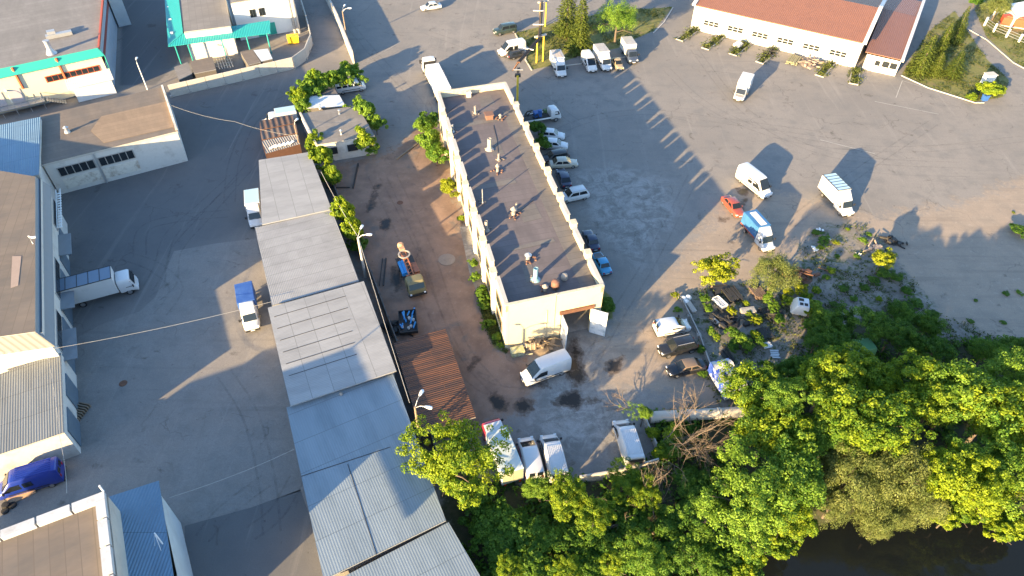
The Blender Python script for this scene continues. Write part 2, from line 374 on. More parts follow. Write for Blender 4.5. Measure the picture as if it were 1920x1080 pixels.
    wm0 = math('ADD', wet, math('MULTIPLY', edge, 1.0)); wr = ramp(wm0, .3, .55); wm = ramp(wm0, .55, .72); col = mix(math('MULTIPLY', wr, .75), col, (.085, .06, .045)); col = mix(wm, col, (.03, .026, .022))
    ls.new(col, b.inputs['Base Color'])
    ls.new(ramp(wm, 0, 1, .92, .28), b.inputs['Roughness']); b.inputs['Specular IOR Level'].default_value = .25
    bp = ns.new('ShaderNodeBump'); bp.inputs['Strength'].default_value = .25; bp.inputs['Distance'].default_value = .04
    ls.new(math('ADD', fine, math('MULTIPLY', mid, 1.5)), bp.inputs['Height']); ls.new(bp.outputs['Normal'], b.inputs['Normal'])
    return m
GROUNDM = ground_material()
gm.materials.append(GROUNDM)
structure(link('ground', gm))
def ground_sheet(name, pts, tone, z=.006, dirt=0., wet=0.):
    P = [G(*p, z) for p in pts]
    ar = sum(P[i].x*P[(i+1) % len(P)].y-P[(i+1) % len(P)].x*P[i].y for i in range(len(P)))
    if ar < 0: P = P[::-1]
    me = bpy.data.meshes.new(name); me.from_pydata([tuple(p) for p in P], [], [tuple(range(len(P)))])
    for nm, v in (('mask_a', (dirt, 0, 0)), ('mask_b', (0, wet, tone)), ('mask_c', (0, 0, 0))):
        at = me.attributes.new(nm, 'FLOAT_VECTOR', 'POINT'); at.data.foreach_set('vector', list(v)*len(P))
    me.materials.append(GROUNDM); structure(link(name, me))
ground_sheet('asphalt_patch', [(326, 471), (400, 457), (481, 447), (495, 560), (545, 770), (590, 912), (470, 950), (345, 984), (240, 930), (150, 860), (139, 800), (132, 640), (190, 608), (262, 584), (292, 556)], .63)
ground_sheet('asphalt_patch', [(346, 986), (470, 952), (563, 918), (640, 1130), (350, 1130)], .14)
ground_sheet('asphalt_patch', [(215, 700), (300, 668), (330, 740), (236, 775)], .52, .011); ground_sheet('asphalt_patch', [(392, 620), (452, 600), (466, 690), (410, 700)], .56, .011)
ground_sheet('asphalt_patch', [(1130, 210), (1190, 205), (1215, 240), (1150, 246)], .40); ground_sheet('asphalt_patch', [(1480, 190), (1610, 176), (1640, 205), (1500, 222)], .42); ground_sheet('asphalt_patch', [(1700, 250), (1880, 240), (1900, 262), (1715, 276)], .58)
ground_sheet('pavement', [(862, 425), (884, 425), (900, 500), (930, 610), (955, 655), (940, 655), (912, 600), (880, 510)], .95)
ground_sheet('asphalt_patch', [(850, 30), (930, 22), (940, 45), (858, 55)], .42); ground_sheet('asphalt_patch', [(1270, 150), (1330, 140), (1350, 190), (1290, 196)], .57)
# worn tyre marks: thin broken rubber strips on the paving
tm, tn_, tl_, tb_ = newmat('tyre_rubber_marks'); tb_.inputs['Base Color'].default_value = (.045, .043, .042, 1); tb_.inputs['Roughness'].default_value = .9
tg = tn_.new('ShaderNodeNewGeometry'); tz = tn_.new('ShaderNodeTexNoise'); tz.inputs['Scale'].default_value = .9; tz.inputs['Detail'].default_value = 8; tz.inputs['Roughness'].default_value = .8
tr_ = tn_.new('ShaderNodeMapRange'); tr_.inputs[1].default_value = .4; tr_.inputs[2].default_value = .75; tr_.inputs[3].default_value = 0.; tr_.inputs[4].default_value = .3
tl_.new(tg.outputs['Position'], tz.inputs['Vector']); tl_.new(tz.outputs['Fac'], tr_.inputs[0]); tl_.new(tr_.outputs[0], tb_.inputs['Alpha'])
def tyre_marks(curves, z=.016):
    mb = MB()
    for pts in curves:
        P = [G(*p, z) for p in pts]; Q = []
        for i in range(len(P)-1):      # Catmull-Rom
            p0, p1, p2, p3 = P[max(i-1, 0)], P[i], P[i+1], P[min(i+2, len(P)-1)]
            for k in range(8):
                t = k/8; Q.append(.5*((2*p1)+(p2-p0)*t+(2*p0-5*p1+4*p2-p3)*t*t+(3*p1-p0-3*p2+p3)*t**3))
        Q.append(P[-1])
        for off in (-.8, .8):
            L_, R2 = [], []
            for i, q in enumerate(Q):
                d = (Q[min(i+1, len(Q)-1)]-Q[max(i-1, 0)]).normalized(); n = Vector((-d.y, d.x, 0)); c = q+n*off
                L_.append(c+n*.12); R2.append(c-n*.12)
            for i in range(len(Q)-1): mb.quad(R2[i], R2[i+1], L_[i+1], L_[i])
    structure(mb.build('tyre_marks', tm))
tyre_marks([((440, 330), (380, 385), (320, 440), (300, 500), (275, 545)), ((470, 310), (390, 400), (330, 470), (320, 530), (290, 560)), ((235, 480), (290, 500), (330, 540), (300, 590)), ((430, 400), (330, 410), (270, 430), (262, 480)), ((640, 30), (700, 100), (790, 200), (790, 250), (770, 300)), ((560, 170), (480, 220), (440, 300), (430, 380)),
            ((960, 320), (1060, 240), (1200, 210), (1380, 230), (1600, 260)), ((1250, 130), (1330, 200), (1480, 260), (1700, 280), (1920, 260)), ((1300, 90), (1400, 210), (1560, 290), (1800, 310)), ((1750, 230), (1600, 330), (1480, 420)), ((700, 330), (760, 450), (830, 620), (900, 720), (1000, 740)), ((735, 330), (800, 470), (860, 640), (930, 730)),
            ((420, 700), (470, 780), (500, 900), (510, 1000)), ((380, 1010), (420, 960), (500, 900)), ((470, 1000), (520, 960), (560, 890)), ((1400, 620), (1150, 640), (1100, 700), (1120, 780)), ((1300, 330), (1230, 470), (1140, 620), (1090, 720)), ((800, 60), (900, 100), (1000, 170), (1080, 230))])
wl = MB()
for a, b in (((1692, 151), (1680, 183)), ((1692, 151), (1740, 166)), ((1640, 190), (1760, 214)), ((1538, 262), (1640, 288))):
    p, q = G(*a, .014), G(*b, .014); d = (q-p).normalized(); n = Vector((-d.y, d.x, 0))*.06; wl.quad(p-n, q-n, q+n, p+n)
structure(wl.build('painted_line', mat('worn_road_paint', (.36, .345, .32), .8, 0, .2, 2)))
# river at the lower right corner
wm_, ns_, ls_, b_ = newmat('river_water')
b_.inputs['Base Color'].default_value = (.008, .010, .010, 1); b_.inputs['Roughness'].default_value = .06; b_.inputs['Specular IOR Level'].default_value = .22
nw = ns_.new('ShaderNodeTexNoise'); nw.inputs['Scale'].default_value = 1.2; nw.inputs['Detail'].default_value = 4
bw = ns_.new('ShaderNodeBump'); bw.inputs['Strength'].default_value = .18; bw.inputs['Distance'].default_value = .05
gw = ns_.new('ShaderNodeNewGeometry'); ls_.new(gw.outputs['Position'], nw.inputs['Vector']); ls_.new(nw.outputs['Fac'], bw.inputs['Height']); ls_.new(bw.outputs['Normal'], b_.inputs['Normal'])
mb = MB(); wc = np.array(WATER); cx, cy = wc.mean(0)
mb.add([(cx+(x-cx)*1.02, cy+(y-cy)*1.02, -.9) for x, y in WATER], [tuple(range(len(WATER)))[::-1]])
wo = mb.build('river_water', wm_); structure(wo)
# kerbs along the verges
def kerb(pts, name='kerb', w_=.22, h=.13, m=CONCL):
    mb = MB(); P = [G(*p) for p in pts]
    for a, b in zip(P[:-1], P[1:]):
        mb.bar(a+Vector((0, 0, h/2)), b+Vector((0, 0, h/2)), w_, h)
    return structure(mb.build(name, m, bevel=.02))
kerb([(966, 63), (973, 77), (991, 91), (985, 112), (997, 132)]); kerb([(1690, 142), (1740, 165), (1828, 193), (1845, 193)])
kerb([(1815, 55), (1850, 75), (1900, 118), (1960, 150)]); kerb([(1225, 62), (1245, 42), (1262, 14)]); kerb([(1040, 126), (1090, 120), (1180, 106)])
# ================================================================== BUILDINGS
BRICKW = mat('whitewashed_brick', (.55, .53, .49), .85, 0, .12, 2.5, col2=(.36, .33, .29), var2=.5, thr=(.52, .75), bump=.15)
CREAM = mat('cream_render', (.50, .445, .315), .85, 0, .08, 1.2, col2=(.46, .38, .25), var2=.35, thr=(.55, .8), bump=.1)
PLASTER = mat('old_white_plaster', (.62, .58, .5), .85, 0, .15, 2, col2=(.36, .3, .24), var2=.8, thr=(.5, .66), bump=.2)
def feltmat(name, c, c2, seam=1.0):
    return ribmat(name, c, pitch=50, axis=0, rough=.9, var=.25, col2=c2, thr=(.42, .68), var2=.35, seam=seam, seamcol=[k*.75 for k in c], depth=.0, stretch=(1, .35, 1))
FELT = feltmat('roofing_felt', (.132, .112, .114), (.096, .084, .087), 1.05)
FELT2 = feltmat('patched_felt', (.12, .11, .105), (.16, .145, .13), 1.05)
FELTB = feltmat('brown_roof_felt', (.16, .13, .105), (.12, .105, .092), 1.1)
FELTG = feltmat('grey_roof_felt', (.2, .185, .17), (.15, .14, .13), 1.2)
CORRB = ribmat('blue_corrugated_sheet', (.13, .215, .30), .28, 0, .5, 0, .08, (.115, .185, .26), depth=.02, seam=5)
CORRG = ribmat('grey_corrugated_sheet', (.20, .245, .28), .24, 0, .42, 0, .1, (.15, .19, .22), depth=.004, seam=3.6, stretch=(1, .25, 1), contrast=.06)
CORRA = ribmat('weathered_corrugated_sheet', (.19, .205, .21), .24, 0, .7, 0, .1, (.15, .16, .163), depth=.008, seam=3.6, stretch=(1, .25, 1), contrast=.22)
CORRG2 = ribmat('fibre_cement_sheet', (.28, .284, .288), .2, 0, .8, 0, .1, (.21, .212, .215), depth=.005, seam=1.75, stretch=(.4, 1, 1), contrast=.08)
CORRG3 = ribmat('pale_fibre_cement_sheet', (.29, .295, .298), .22, 1, .8, 0, .12, (.22, .225, .23), depth=.005, seam=2.3, stretch=(.35, 1, 1), contrast=.08)
CORRR = ribmat('rusted_corrugated_sheet', (.20, .078, .036), .26, 1, .75, 0, .35, (.07, .036, .028), thr=(.42, .58), var2=.9, depth=.03, seam=4, stretch=(.1, 1.8, 1), contrast=.5)
REDROOF = ribmat('red_profiled_roof', (.21, .095, .06), .35, 0, .6, 0, .06, (.185, .085, .055), depth=.012, contrast=.25)
TEAL = ribmat('teal_roof_sheet', (.02, .32, .32), .3, 0, .45, 0, .06, depth=.02, contrast=.3)
GREEN = mat('teal_fascia', (.02, .33, .27), .5, 0, .08)
REDT = mat('red_trim', (.42, .08, .03), .5, 0, .1)
PANELG = ribmat('grey_wall_panel', (.3, .36, .42), 1.0, 1, .5, 0, .08, depth=.01, seam=3.0)
SHEETW = ribmat('white_profiled_sheet', (.66, .66, .64), .3, 0, .5, 0, .05, depth=.03, contrast=.2)
DARKIN = mat('dark_interior', (.035, .033, .03), .9, 0, .3, 1)
def wallquad(mb, a, b, z0, z1, mi=0): mb.quad((a.x, a.y, z0), (b.x, b.y, z0), (b.x, b.y, z1), (a.x, a.y, z1), mi)
def inset(P, d):
    c = sum(P, Vector())/len(P); out = []
    for p in P:
        v = p-c; out.append(c+v*(1-d/max(v.length, .1)))
    return out
def shed(name, label, cat, pts, z, roofm, wallm, over=.35, t=.16, zs=None, group=None, mi2=None):
    """thing with a walls mesh and a (possibly sloping) roof slab; pts are roof corners in the photograph"""
    zs = zs or [z]*len(pts)
    P = [G(x, y, zz) for (x, y), zz in zip(pts, zs)]
    c = sum(P, Vector())/len(P); base = Vector((c.x, c.y, 0))
    T = thing(name, label, cat, base, group=group)
    L = [p-base for p in P]
    mb = MB(); mb.slab(L, t, 0, 1); mb.build('roof', [roofm, mi2 or STEELG], T)
    W_ = inset([p.copy() for p in L], over); mb = MB(); n = len(W_)
    for i in range(n):
        a, b = W_[i], W_[(i+1) % n]
        mb.quad((a.x, a.y, 0), (b.x, b.y, 0), (b.x, b.y, b.z-t), (a.x, a.y, a.z-t))
    mb.build('wall', wallm, T)
    return T, L, base
# ------------------------------------------------------------------ the long warehouse in the middle
ZW, ZR = 7.5, 6.5
FL, FR, BR, BL = [G(x, y, ZW) for x, y in ((948, 574), (1133, 536), (948, 154), (820, 172))]
WB = Vector(((FL.x+FR.x+BR.x+BL.x)/4, (FL.y+FR.y+BR.y+BL.y)/4, 0))
def WH(u, v, z=0):      # u: 0 front .. 1 back, v: 0 left .. 1 right
    p = lerp(lerp(FL, FR, v), lerp(BL, BR, v), u); return Vector((p.x-WB.x, p.y-WB.y, z))
T = thing('warehouse', 'long cream warehouse with notched parapets in the middle of the yard', 'warehouse', WB)
LW, WW = (BL-FL).length, (FR-FL).length
AXL = atan2((BL-FL).y, (BL-FL).x); AXW = atan2((FR-FL).y, (FR-FL).x)
mb = MB()      # walls: left, back, right; front with a gate opening
g0, g1, gz = .575, .90, 4.3
for a, b in (((0, 0), (1, 0)), ((1, 0), (1, 1)), ((1, 1), (0, 1))):
    A_, B_ = WH(*a), WH(*b); d = (B_-A_).normalized(); nrm = Vector((d.y, -d.x, 0))
    mb.prism([A_, B_, B_+nrm*.35, A_+nrm*.35], 0, ZR, 0)
fd = (WH(0, 1)-WH(0, 0)).normalized(); fn = Vector((-fd.y, fd.x, 0))*.35
for va, vb, z0, z1 in ((0.0, g0, 0, ZW), (g1, 1.0, 0, ZW), (g0, g1, gz, ZW)):
    A_, B_ = WH(0, va), WH(0, vb); mb.prism([A_, B_, B_+fn, A_+fn], z0, z1, 0)
mb.build('wall', [CREAM], T)
mb = MB(); e = .004
mb.slab([WH(e, .02, ZR+.004), WH(e, .98, ZR+.004), WH(1-e, .98, ZR+.004), WH(1-e, .02, ZR+.004)], .25, 0)
mb.build('roof', FELT, T)
mb = MB()
mb.slab([WH(.02, .80, ZR+.03), WH(.02, .97, ZR+.03), WH(.86, .97, ZR+.03), WH(.86, .80, ZR+.03)], .02, 0); mb.build('roof_patch', FELT2, T)
for u0, u1, v0, v1 in ((.08, .16, .3, .42), (.3, .37, .5, .72), (.47, .5, .1, .6), (.62, .72, .45, .6), (.8, .83, .1, .75), (.2, .22, .25, .75), (.9, .97, .55, .75)):
    mb = MB(); mb.slab([WH(u0, v0, ZR+.018), WH(u0+.004, v1, ZR+.018), WH(u1, v1-.01, ZR+.018), WH(u1-.006, v0+.01, ZR+.018)], .012); mb.build('roof_patch', FELT2, T)
mb = MB(); mb.slab([WH(.01, g0-.1, .03), WH(.01, .98, .03), WH(.3, .98, .03), WH(.3, .1, .03)], .02, 0); mb.build('floor', CONC, T)
US = [.127, .247, .367, .491, .615, .737, .863]
CAP = mat('parapet_stone', (.52, .46, .34), .85, 0, .18, 2.5, col2=(.33, .27, .2), var2=1, thr=(.52, .72), bump=.2)
du = .0105
def on(u, v, off, z): p = WH(u, v, z); return p+Vector((cos(AXW), sin(AXW), 0))*off
for side, v in ((-1, 0.), (1, 1.)):
    segs = list(zip([0.0]+[u+du*2.4 for u in US], [u-du*2.4 for u in US]+[1.0]))
    for i, (ua, ub) in enumerate(segs):
        mb = MB(); o1, o2 = (-.04, .36) if side < 0 else (-.36, .04)
        k0 = 0 if i == 0 else .0075; k1 = 0 if i == len(segs)-1 else .0075
        pts = [(ua, ZR), (ua+k0*.4, ZW-.28 if i else ZW), (ua+k0, ZW), (ub-k1, ZW), (ub-k1*.4, ZW-.28 if i < 7 else ZW), (ub, ZR)]
        rings = [[on(u, v, o, z) for u, z in pts] for o in (o1, o2)]
        mb.loft(rings); mb.build('parapet_panel', CAP, T, bevel=.03)
        mb = MB(); mb.loft([[on(u, v, o, z) for u, z in ((ua+.002, ZW+.003), (ua+.002, ZW+.06), (ub-.002, ZW+.06), (ub-.002, ZW+.003))] for o in (o1-.05, o2+.05)])
        mb.build('parapet_coping', CONCL, T)
    for u in US:
        mb = MB(); o = -.1 if side < 0 else .1
        mb.box(on(u, v, o, ZR*.5), (.75, .5, ZR), AXL); mb.build('pilaster', PLASTER, T, bevel=.03)
        mb = MB(); mb.box(on(u, v, o, ZR+.42), (.95, .8, .84), AXL, taper=.9); mb.box(on(u, v, o, ZR+.88), (1.0, .86, .1), AXL)
        mb.build('pilaster_cap', CAP, T, bevel=.03)
for u, nm in ((0, 'front'), (1, 'back')):
    mb = MB(); A_, B_ = WH(u, 0, 0), WH(u, 1, 0); d = (B_-A_).normalized(); n_ = Vector((-d.y, d.x, 0))*(.32 if u == 0 else -.32)
    if u == 1: mb.prism([A_, B_, B_+n_, A_+n_], ZR, ZW)
    mb.prism([A_-n_*.15, B_-n_*.15, B_+n_*1.1, A_+n_*1.1], ZW+.002, ZW+.09); mb.build('parapet_coping', CAP, T, bevel=.02)
# left wall: window recesses between the pilasters
for i in range(7):
    um = (([0]+US)[i]+US[i])/2
    for dz in (2.2, 4.9):
        mb = MB(); mb.box(on(um, 0, -.02, dz), (3.0, .16, 1.6), AXL); f = mb.build('window', WOODG, T)
        mb = MB()
        for k in (-1, 0, 1): mb.box(on(um+k*.95/LW, 0, -.06, dz), (.85, .12, 1.4), AXL)
        mb.build('pane', GLASSB, f)
for i in range(6):
    um = (US[i]+US[i+1])/2
    mb = MB(); mb.box(on(um, 1, .02, 3.9), (3.0, .16, 1.6), AXL); f = mb.build('window', WOODG, T)
    mb = MB(); mb.box(on(um, 1, .06, 3.9), (2.7, .12, 1.4), AXL); mb.build('pane', GLASSB, f)
# gate: lintel, two steel leaves
mb = MB(); A_, B_ = WH(0, g0-.02, gz+.2), WH(0, g1+.02, gz+.2); mb.bar(A_-fn*.2, B_-fn*.2, .25, .5); mb.build('lintel', RUST, T)
GATEW = mat('gate_paint', (.6, .62, .64), .5, 0, .1, 2, col2=(.3, .36, .4), var2=1.2, thr=(.5, .65))
def leaf(vh, ang, nm):
    h = WH(0, vh, 0)-fn*.25; d = Vector((cos(ang), sin(ang), 0))
    mb = MB(); mb.box(h+d*1.02+Vector((0, 0, 2.1)), (2.0, .09, 4.05), ang); 
    for k in (-1, 1): mb.box(h+d*1.02+Vector((0, 0, 2.1+k*1.95)), (2.0, .14, .12), ang)
    for k in (0, .95, 1.85): mb.box(h+d*(.1+k)+Vector((0, 0, 2.1)), (.12, .14, 4.0), ang)
    mb.build('gate_leaf', GATEW, T)
leaf(g0+.01, AXW-pi/2-.05, 'a'); leaf(g1-.005, AXW-R_(38), 'b')
mb = MB(); fdv = -fn.normalized()
p0 = WH(0, .42, 0)-fn*.15; mb.tube([p0, p0+Vector((0, 0, 5.4))], .05); mb.tube([WH(0, .5, 0)-fn*.2, WH(0, .5, ZW+.5)-fn*.2], .03); mb.build('drainpipe', CAP, T)
# roof fittings
PIPEW = mat('asbestos_pipe', (.27, .24, .21), .8, 0, .15, 4)
PIPEB = mat('faded_blue_pipe', (.16, .30, .36), .6, 0, .12, 4, col2=(.38, .4, .4), var2=4, thr=(.55, .7))
RUBBLE = mat('mortar_rubble', (.2, .17, .15), .95, 0, .35, 4)
BRICKR = mat('red_brick', (.17, .09, .065), .9, 0, .3, 5)
def rel(px, py, z): p = G(px, py, z); return Vector((p.x-WB.x, p.y-WB.y, z))
def vent(px, py, h, r, kind, m=PIPEW):
    c = rel(px, py, ZR+.02)
    mb = MB()
    if kind == 'pipe':
        mb.lathe(c, [(r*2.2, 0), (r*1.8, .12), (r*1.05, .25), (r, .3), (r, h), (r*.8, h), (r*.8, h-.1)], 14); mb.build('roof_vent', m, T, smooth=40)
        mb = MB()
        for k in range(9):
            a = rng.uniform(0, 6.28); q = rng.uniform(.3, .8); mb.box(c+Vector((cos(a)*q, sin(a)*q, .06)), (.2, .14, .12), a)
        mb.build('vent_rubble', RUBBLE, T)['kind'] = 'stuff'
    elif kind == 'box':
        mb.box(c+Vector((0, 0, h*.4)), (r*2, r*2, h*.8), AXL); mb.box(c+Vector((0, 0, h*.9)), (r*2.5, r*2.5, .1), AXL); mb.build('roof_vent', m, T, bevel=.03)
    elif kind == 'cap':
        mb.lathe(c, [(r*.9, 0), (r*.9, h*.5), (r*.55, h*.5), (r*.55, h*.8), (r*1.5, h*.78), (r*.1, h*1.15)], 14); mb.build('roof_vent', m, T, smooth=40)
        mb = MB()
        for k in range(10):
            a = rng.uniform(0, 6.28); q = rng.uniform(.4, 1.); mb.box(c+Vector((cos(a)*q, sin(a)*q, .08)), (.24, .16, .16), a)
        mb.build('vent_rubble', BRICKR, T)['kind'] = 'stuff'
    else:
        mb.lathe(c+Vector((0, 0, .3)), [(r*.5, -.28), (r*.95, -.1), (r, 0), (r, h*.5), (r*.85, h*.8), (r*.3, h), (.02, h)], 18); mb.build('roof_vent', m, T, smooth=40)
vent(878.7, 181, .9, .35, 'box', PLASTER); vent(891, 213, 1.3, .16, 'pipe'); vent(917, 222, .9, .55, 'box', BRICKR); vent(938, 222, .7, .2, 'cap', PIPEW)
vent(918, 280, 1.8, .3, 'pipe', CONC); vent(935, 300, 1.1, .13, 'pipe'); vent(933, 322, 1.2, .22, 'cap', PIPEW)
vent(963, 403, 1.2, .3, 'cap', PIPEW); vent(968, 397, 1.4, .12, 'pipe'); vent(990, 486, .9, .3, 'cap', STEELG)
vent(1004, 524, 1.8, .28, 'pipe', PIPEB); vent(1022, 545, .9, .26, 'cap', PIPEW); vent(1041, 540, 1.0, .52, 'drum', mat('rust_drum', (.17, .085, .06), .7, .1, .2, 3)); vent(1058, 525, .7, .4, 'drum', PIPEW)
vent(912, 432, 1.5, .2, 'pipe', PIPEW); vent(849, 247, 1.2, .15, 'pipe', STEELG); vent(905, 380, 2.2, .07, 'pipe', STEELG)
mb = MB()   # cables lying on the felt
for P in (((880, 175), (905, 172), (945, 168)), ((925, 235), (932, 262), (935, 295)), ((858, 195), (848, 205), (838, 213)), ((968, 400), (985, 388), (1000, 376)), ((1040, 545), (1046, 548), (1050, 560))):
    mb.tube([rel(x, y, ZR+.04) for x, y in P], .025, 5)
mb.build('roof_cable', PLASTIC, T)
# ------------------------------------------------------------------ storage sheds in a row
DARKW = mat('dark_plank_wall', (.10, .09, .08), .85, 0, .3, 3)
GREYW = mat('grey_block_wall', (.26, .25, .24), .85, 0, .2, 2)
g_ = 'grey roofed storage sheds in a row'
shed('storage_shed', 'narrowest grey-roofed shed at the far end of the row beside the rusty containers', 'shed', [(485, 300), (580, 285), (622, 392), (491, 421)], 3.7, CORRG3, GREYW, group=g_)
shed('storage_shed', 'pale grey-roofed shed beside the parked truck with the blue tarp', 'shed', [(478, 427), (622, 393), (673, 527), (510, 573)], 3.5, CORRG2, GREYW, group=g_)
shed('storage_shed', 'grey-roofed shed with dark horizontal sheet joints and a shadow corner on its roof', 'shed', [(502, 577), (682, 527), (743, 695), (544, 761)], 3.95, CORRG3, GREYW, group=g_)
T2, L2, B2 = shed('storage_shed', 'largest ribbed grey shed, half in blue shadow, left of the round leafy tree', 'shed', [(537, 764), (737, 701), (836, 976), (607, 1087)], 3.45, CORRG, GREYW, group=g_)
mb = MB(); c = G(640, 740, 3.45)-B2; mb.lathe(c, [(.12, 0), (.2, .2), (.02, .32)], 10); mb.build('roof_vent', PIPEW, T2)
for P in (((652, 870), (706, 1040)), ((565, 893), (732, 838))):
    mb = MB(); mb.bar(G(*P[0], 3.47)-B2, G(*P[1], 3.47)-B2, .06, .02); mb.build('roof_joint', DARKM, T2)
shed('storage_shed', 'nearest grey ribbed shed roof at the bottom edge, right of the bigger ribbed one', 'shed', [(606, 1101), (841, 979), (912, 1100), (690, 1220)], 3.1, CORRG, GREYW, group=g_)
mb = MB()      # sheet joints on the third shed
Tj = [o for o in COL.objects if o.get('label', '').startswith('grey-roofed shed with dark')][0]; bj = Tj.location
for k in range(6):
    y0 = 592+k*21.5; a = G(514+k*5.5, y0+2+k*.6, 3.97)-bj; b = G(648+k*4.2, y0-37+k*.3, 3.97)-bj; mb.bar(a, b, .05, .03)
mb.build('roof_joint', DARKM, Tj)
shed('rusty_shed', 'low shed with a rusted brown corrugated roof beside the lamp pole', 'shed', [(738, 643), (835, 616), (892, 782), (790, 812)], 2.7, CORRR, DARKW, zs=[2.9, 2.6, 2.6, 2.9])
# dark plank fence added to blacken the shaded gap behind the sheds
def fence_line(name, label, pts, h, m, t=.12, post=None, cat='fence', pm=None, z0=0):
    P = [G(*p) for p in pts]; base = P[0].copy(); T = thing(name, label, cat, base)
    mb = MB()
    for a, b in zip(P[:-1], P[1:]):
        d = (b-a).normalized(); n = Vector((-d.y, d.x, 0))*t/2
        mb.prism([a-base-n, b-base-n, b-base+n, a-base+n], z0, h)
    mb.build('fence_panel', m, T)
    if post:
        for a, b in zip(P[:-1], P[1:]):
            L = (b-a).length; k = max(1, round(L/post))
            for i in range(k+1 if b is P[-1] else k):
                q = lerp(a, b, i/k)-base; mb = MB(); mb.box((q.x, q.y, (h+.08)/2), (.24, .24, h+.08), atan2((b-a).y, (b-a).x)); mb.build('post', pm or m, T)
    return T
fence_line('added_plank_fence', 'dark narrow plank fence added to blacken the gap behind the row of grey sheds', [(612, 322), (652, 420), (700, 530), (748, 660), (800, 800), (835, 905)], 2.0, DARKW, post=4)
# ------------------------------------------------------------------ small flat-roofed workshop and its lean-tos
Ts, Ls, Bs = shed('workshop', 'small white flat-roofed workshop between bushes behind the shed row', 'workshop', [(562, 213), (670, 198), (702, 254), (592, 272)], 3.4, FELTG, BRICKW, over=.12, t=.25, mi2=CONCL)
mb = MB(); a, b = Ls[0]+Vector((.1, 0, .12)), Ls[3]+Vector((.1, 0, .12)); mb.bar(a, b, .3, .22); mb.build('parapet', CONCL, Ts)
for (x, y) in ((600, 204), (637, 214), (640, 252)): mb = MB(); mb.lathe(G(x, y, 3.4)-Bs, [(.2, 0), (.12, .2), (.12, .7), (.25, .72), (.02, .95)], 10); mb.build('roof_vent', STEELG, Ts)
for k in (.25, .6): q = lerp(Ls[3], Ls[2], k); mb = MB(); mb.box((q.x, q.y-.0, 1.9), (1.6, .3, 1.1), atan2((Ls[2]-Ls[3]).y, (Ls[2]-Ls[3]).x)); mb.build('window', GLASSB, Ts)
shed('lean_to', 'low lean-to with a pale blue sheet roof behind the small workshop', 'lean-to', [(575, 203), (582, 180), (636, 178), (648, 199)], 2.6, mat('pale_sheet_roof', (.5, .54, .57), .5, 0, .12, 1.5), DARKW, over=.1, t=.08)
shed('lean_to', 'narrow lean-to with a dark roof under the hedge beside the minibus', 'lean-to', [(583, 180), (588, 168), (627, 165), (634, 177)], 2.3, FELT2, DARKW, over=.1, t=.1)
# rusty containers stacked side by side
CONT = ribmat('container_roof', (.14, .085, .062), .9, 0, .7, .1, .3, (.085, .06, .05), thr=(.4, .6), var2=.6, depth=.05, contrast=.45)
CONT2 = ribmat('container_roof_brown', (.13, .10, .085), .9, 0, .7, .1, .25, (.15, .085, .06), thr=(.45, .65), var2=.6, depth=.05, contrast=.45)
CONT3 = ribmat('container_roof_grey', (.3, .28, .26), .35, 0, .6, .1, .25, (.2, .12, .08), thr=(.5, .7), var2=.8, depth=.05, contrast=.5)
CW = mat('container_orange_side', (.10, .05, .034), .7, 0, .3, 2)
for (lab, pts, m) in (('rusty red-brown container nearest to the white box van behind the sheds', [(487, 226), (548, 216), (552, 231), (488, 243)], CONT),
                      ('brown container between the rusty red one and the grey slatted one', [(488, 245), (555, 232), (558, 249), (491, 262)], CONT2),
                      ('grey slatted container topped with scrap next to the far end of the shed row', [(491, 264), (558, 251), (563, 270), (499, 288)], CONT3)):
    Tc, Lc, Bc = shed('storage_container', lab, 'container', pts, 2.5, m, CW, over=.04, t=.12, group='rusty containers behind the sheds', mi2=CW)
    a, b = Lc[0]-Vector((0, 0, .2)), Lc[3]-Vector((0, 0, .2)); d = (a-b).normalized(); n = Vector((-d.y, d.x, 0))*.05
    for k in (.27, .73): q = lerp(a, b, k)+n; mb = MB(); mb.box((q.x, q.y, 1.2), ((a-b).length*.4, .06, 2.1), atan2((a-b).y, (a-b).x)); mb.build('door', CW, Tc)
mb = MB(); 
for k in range(5): mb.bar(G(505+k*9, 279-k*2, 2.6), G(518+k*8, 272-k*2, 2.75), .5, .04)
tag(mb.build('scrap_sheet', WHITEM), 'bent white scrap sheets lying on the grey slatted container', 'scrap')
# ------------------------------------------------------------------ white brick workshop on the left (two window bands)
Tb, Lb, Bb = shed('brick_workshop', 'white brick building with a brown felt roof and two dark window bands on the left', 'building', [(75, 217), (308, 162), (333, 246), (78, 309)], 5.4, FELTB, BRICKW, over=.15, t=.3, mi2=CONCL)
def onwall(Lx, i, j, over=.15):
    W_ = inset([p.copy() for p in Lx], over); return W_[i], W_[j]
a, b = onwall(Lb, 3, 2); d = (b-a).normalized(); n = Vector((d.y, -d.x, 0)); ang = atan2(d.y, d.x); LB = (b-a).length
def wallbox(mb, a, d, n, ang, s, z, w, h, out, t, mi=0): q = a+d*s+n*out; mb.box((q.x, q.y, z), (w, t, h), ang, mi)
for s in (.205, .50):
    mb = MB(); wallbox(mb, a, d, n, ang, LB*s, 3.55, LB*.27, 1.5, .0, .2); f = mb.build('window', CONC, Tb)
    mb = MB()
    for k in range(5): wallbox(mb, a, d, n, ang, LB*(s+(k-2)*.052), 3.55, LB*.046, 1.3, .06, .12)
    mb.build('pane', GLASSB, f)
    mb = MB(); wallbox(mb, a, d, n, ang, LB*s, 1.5, LB*.27, 1.7, .0, .14); mb.build('wall_panel', PLASTER, Tb)
mb = MB(); wallbox(mb, a, d, n, ang, LB*.355, 2.6, .16, 5.2, .12, .16); mb.build('drainpipe', STEELG, Tb)
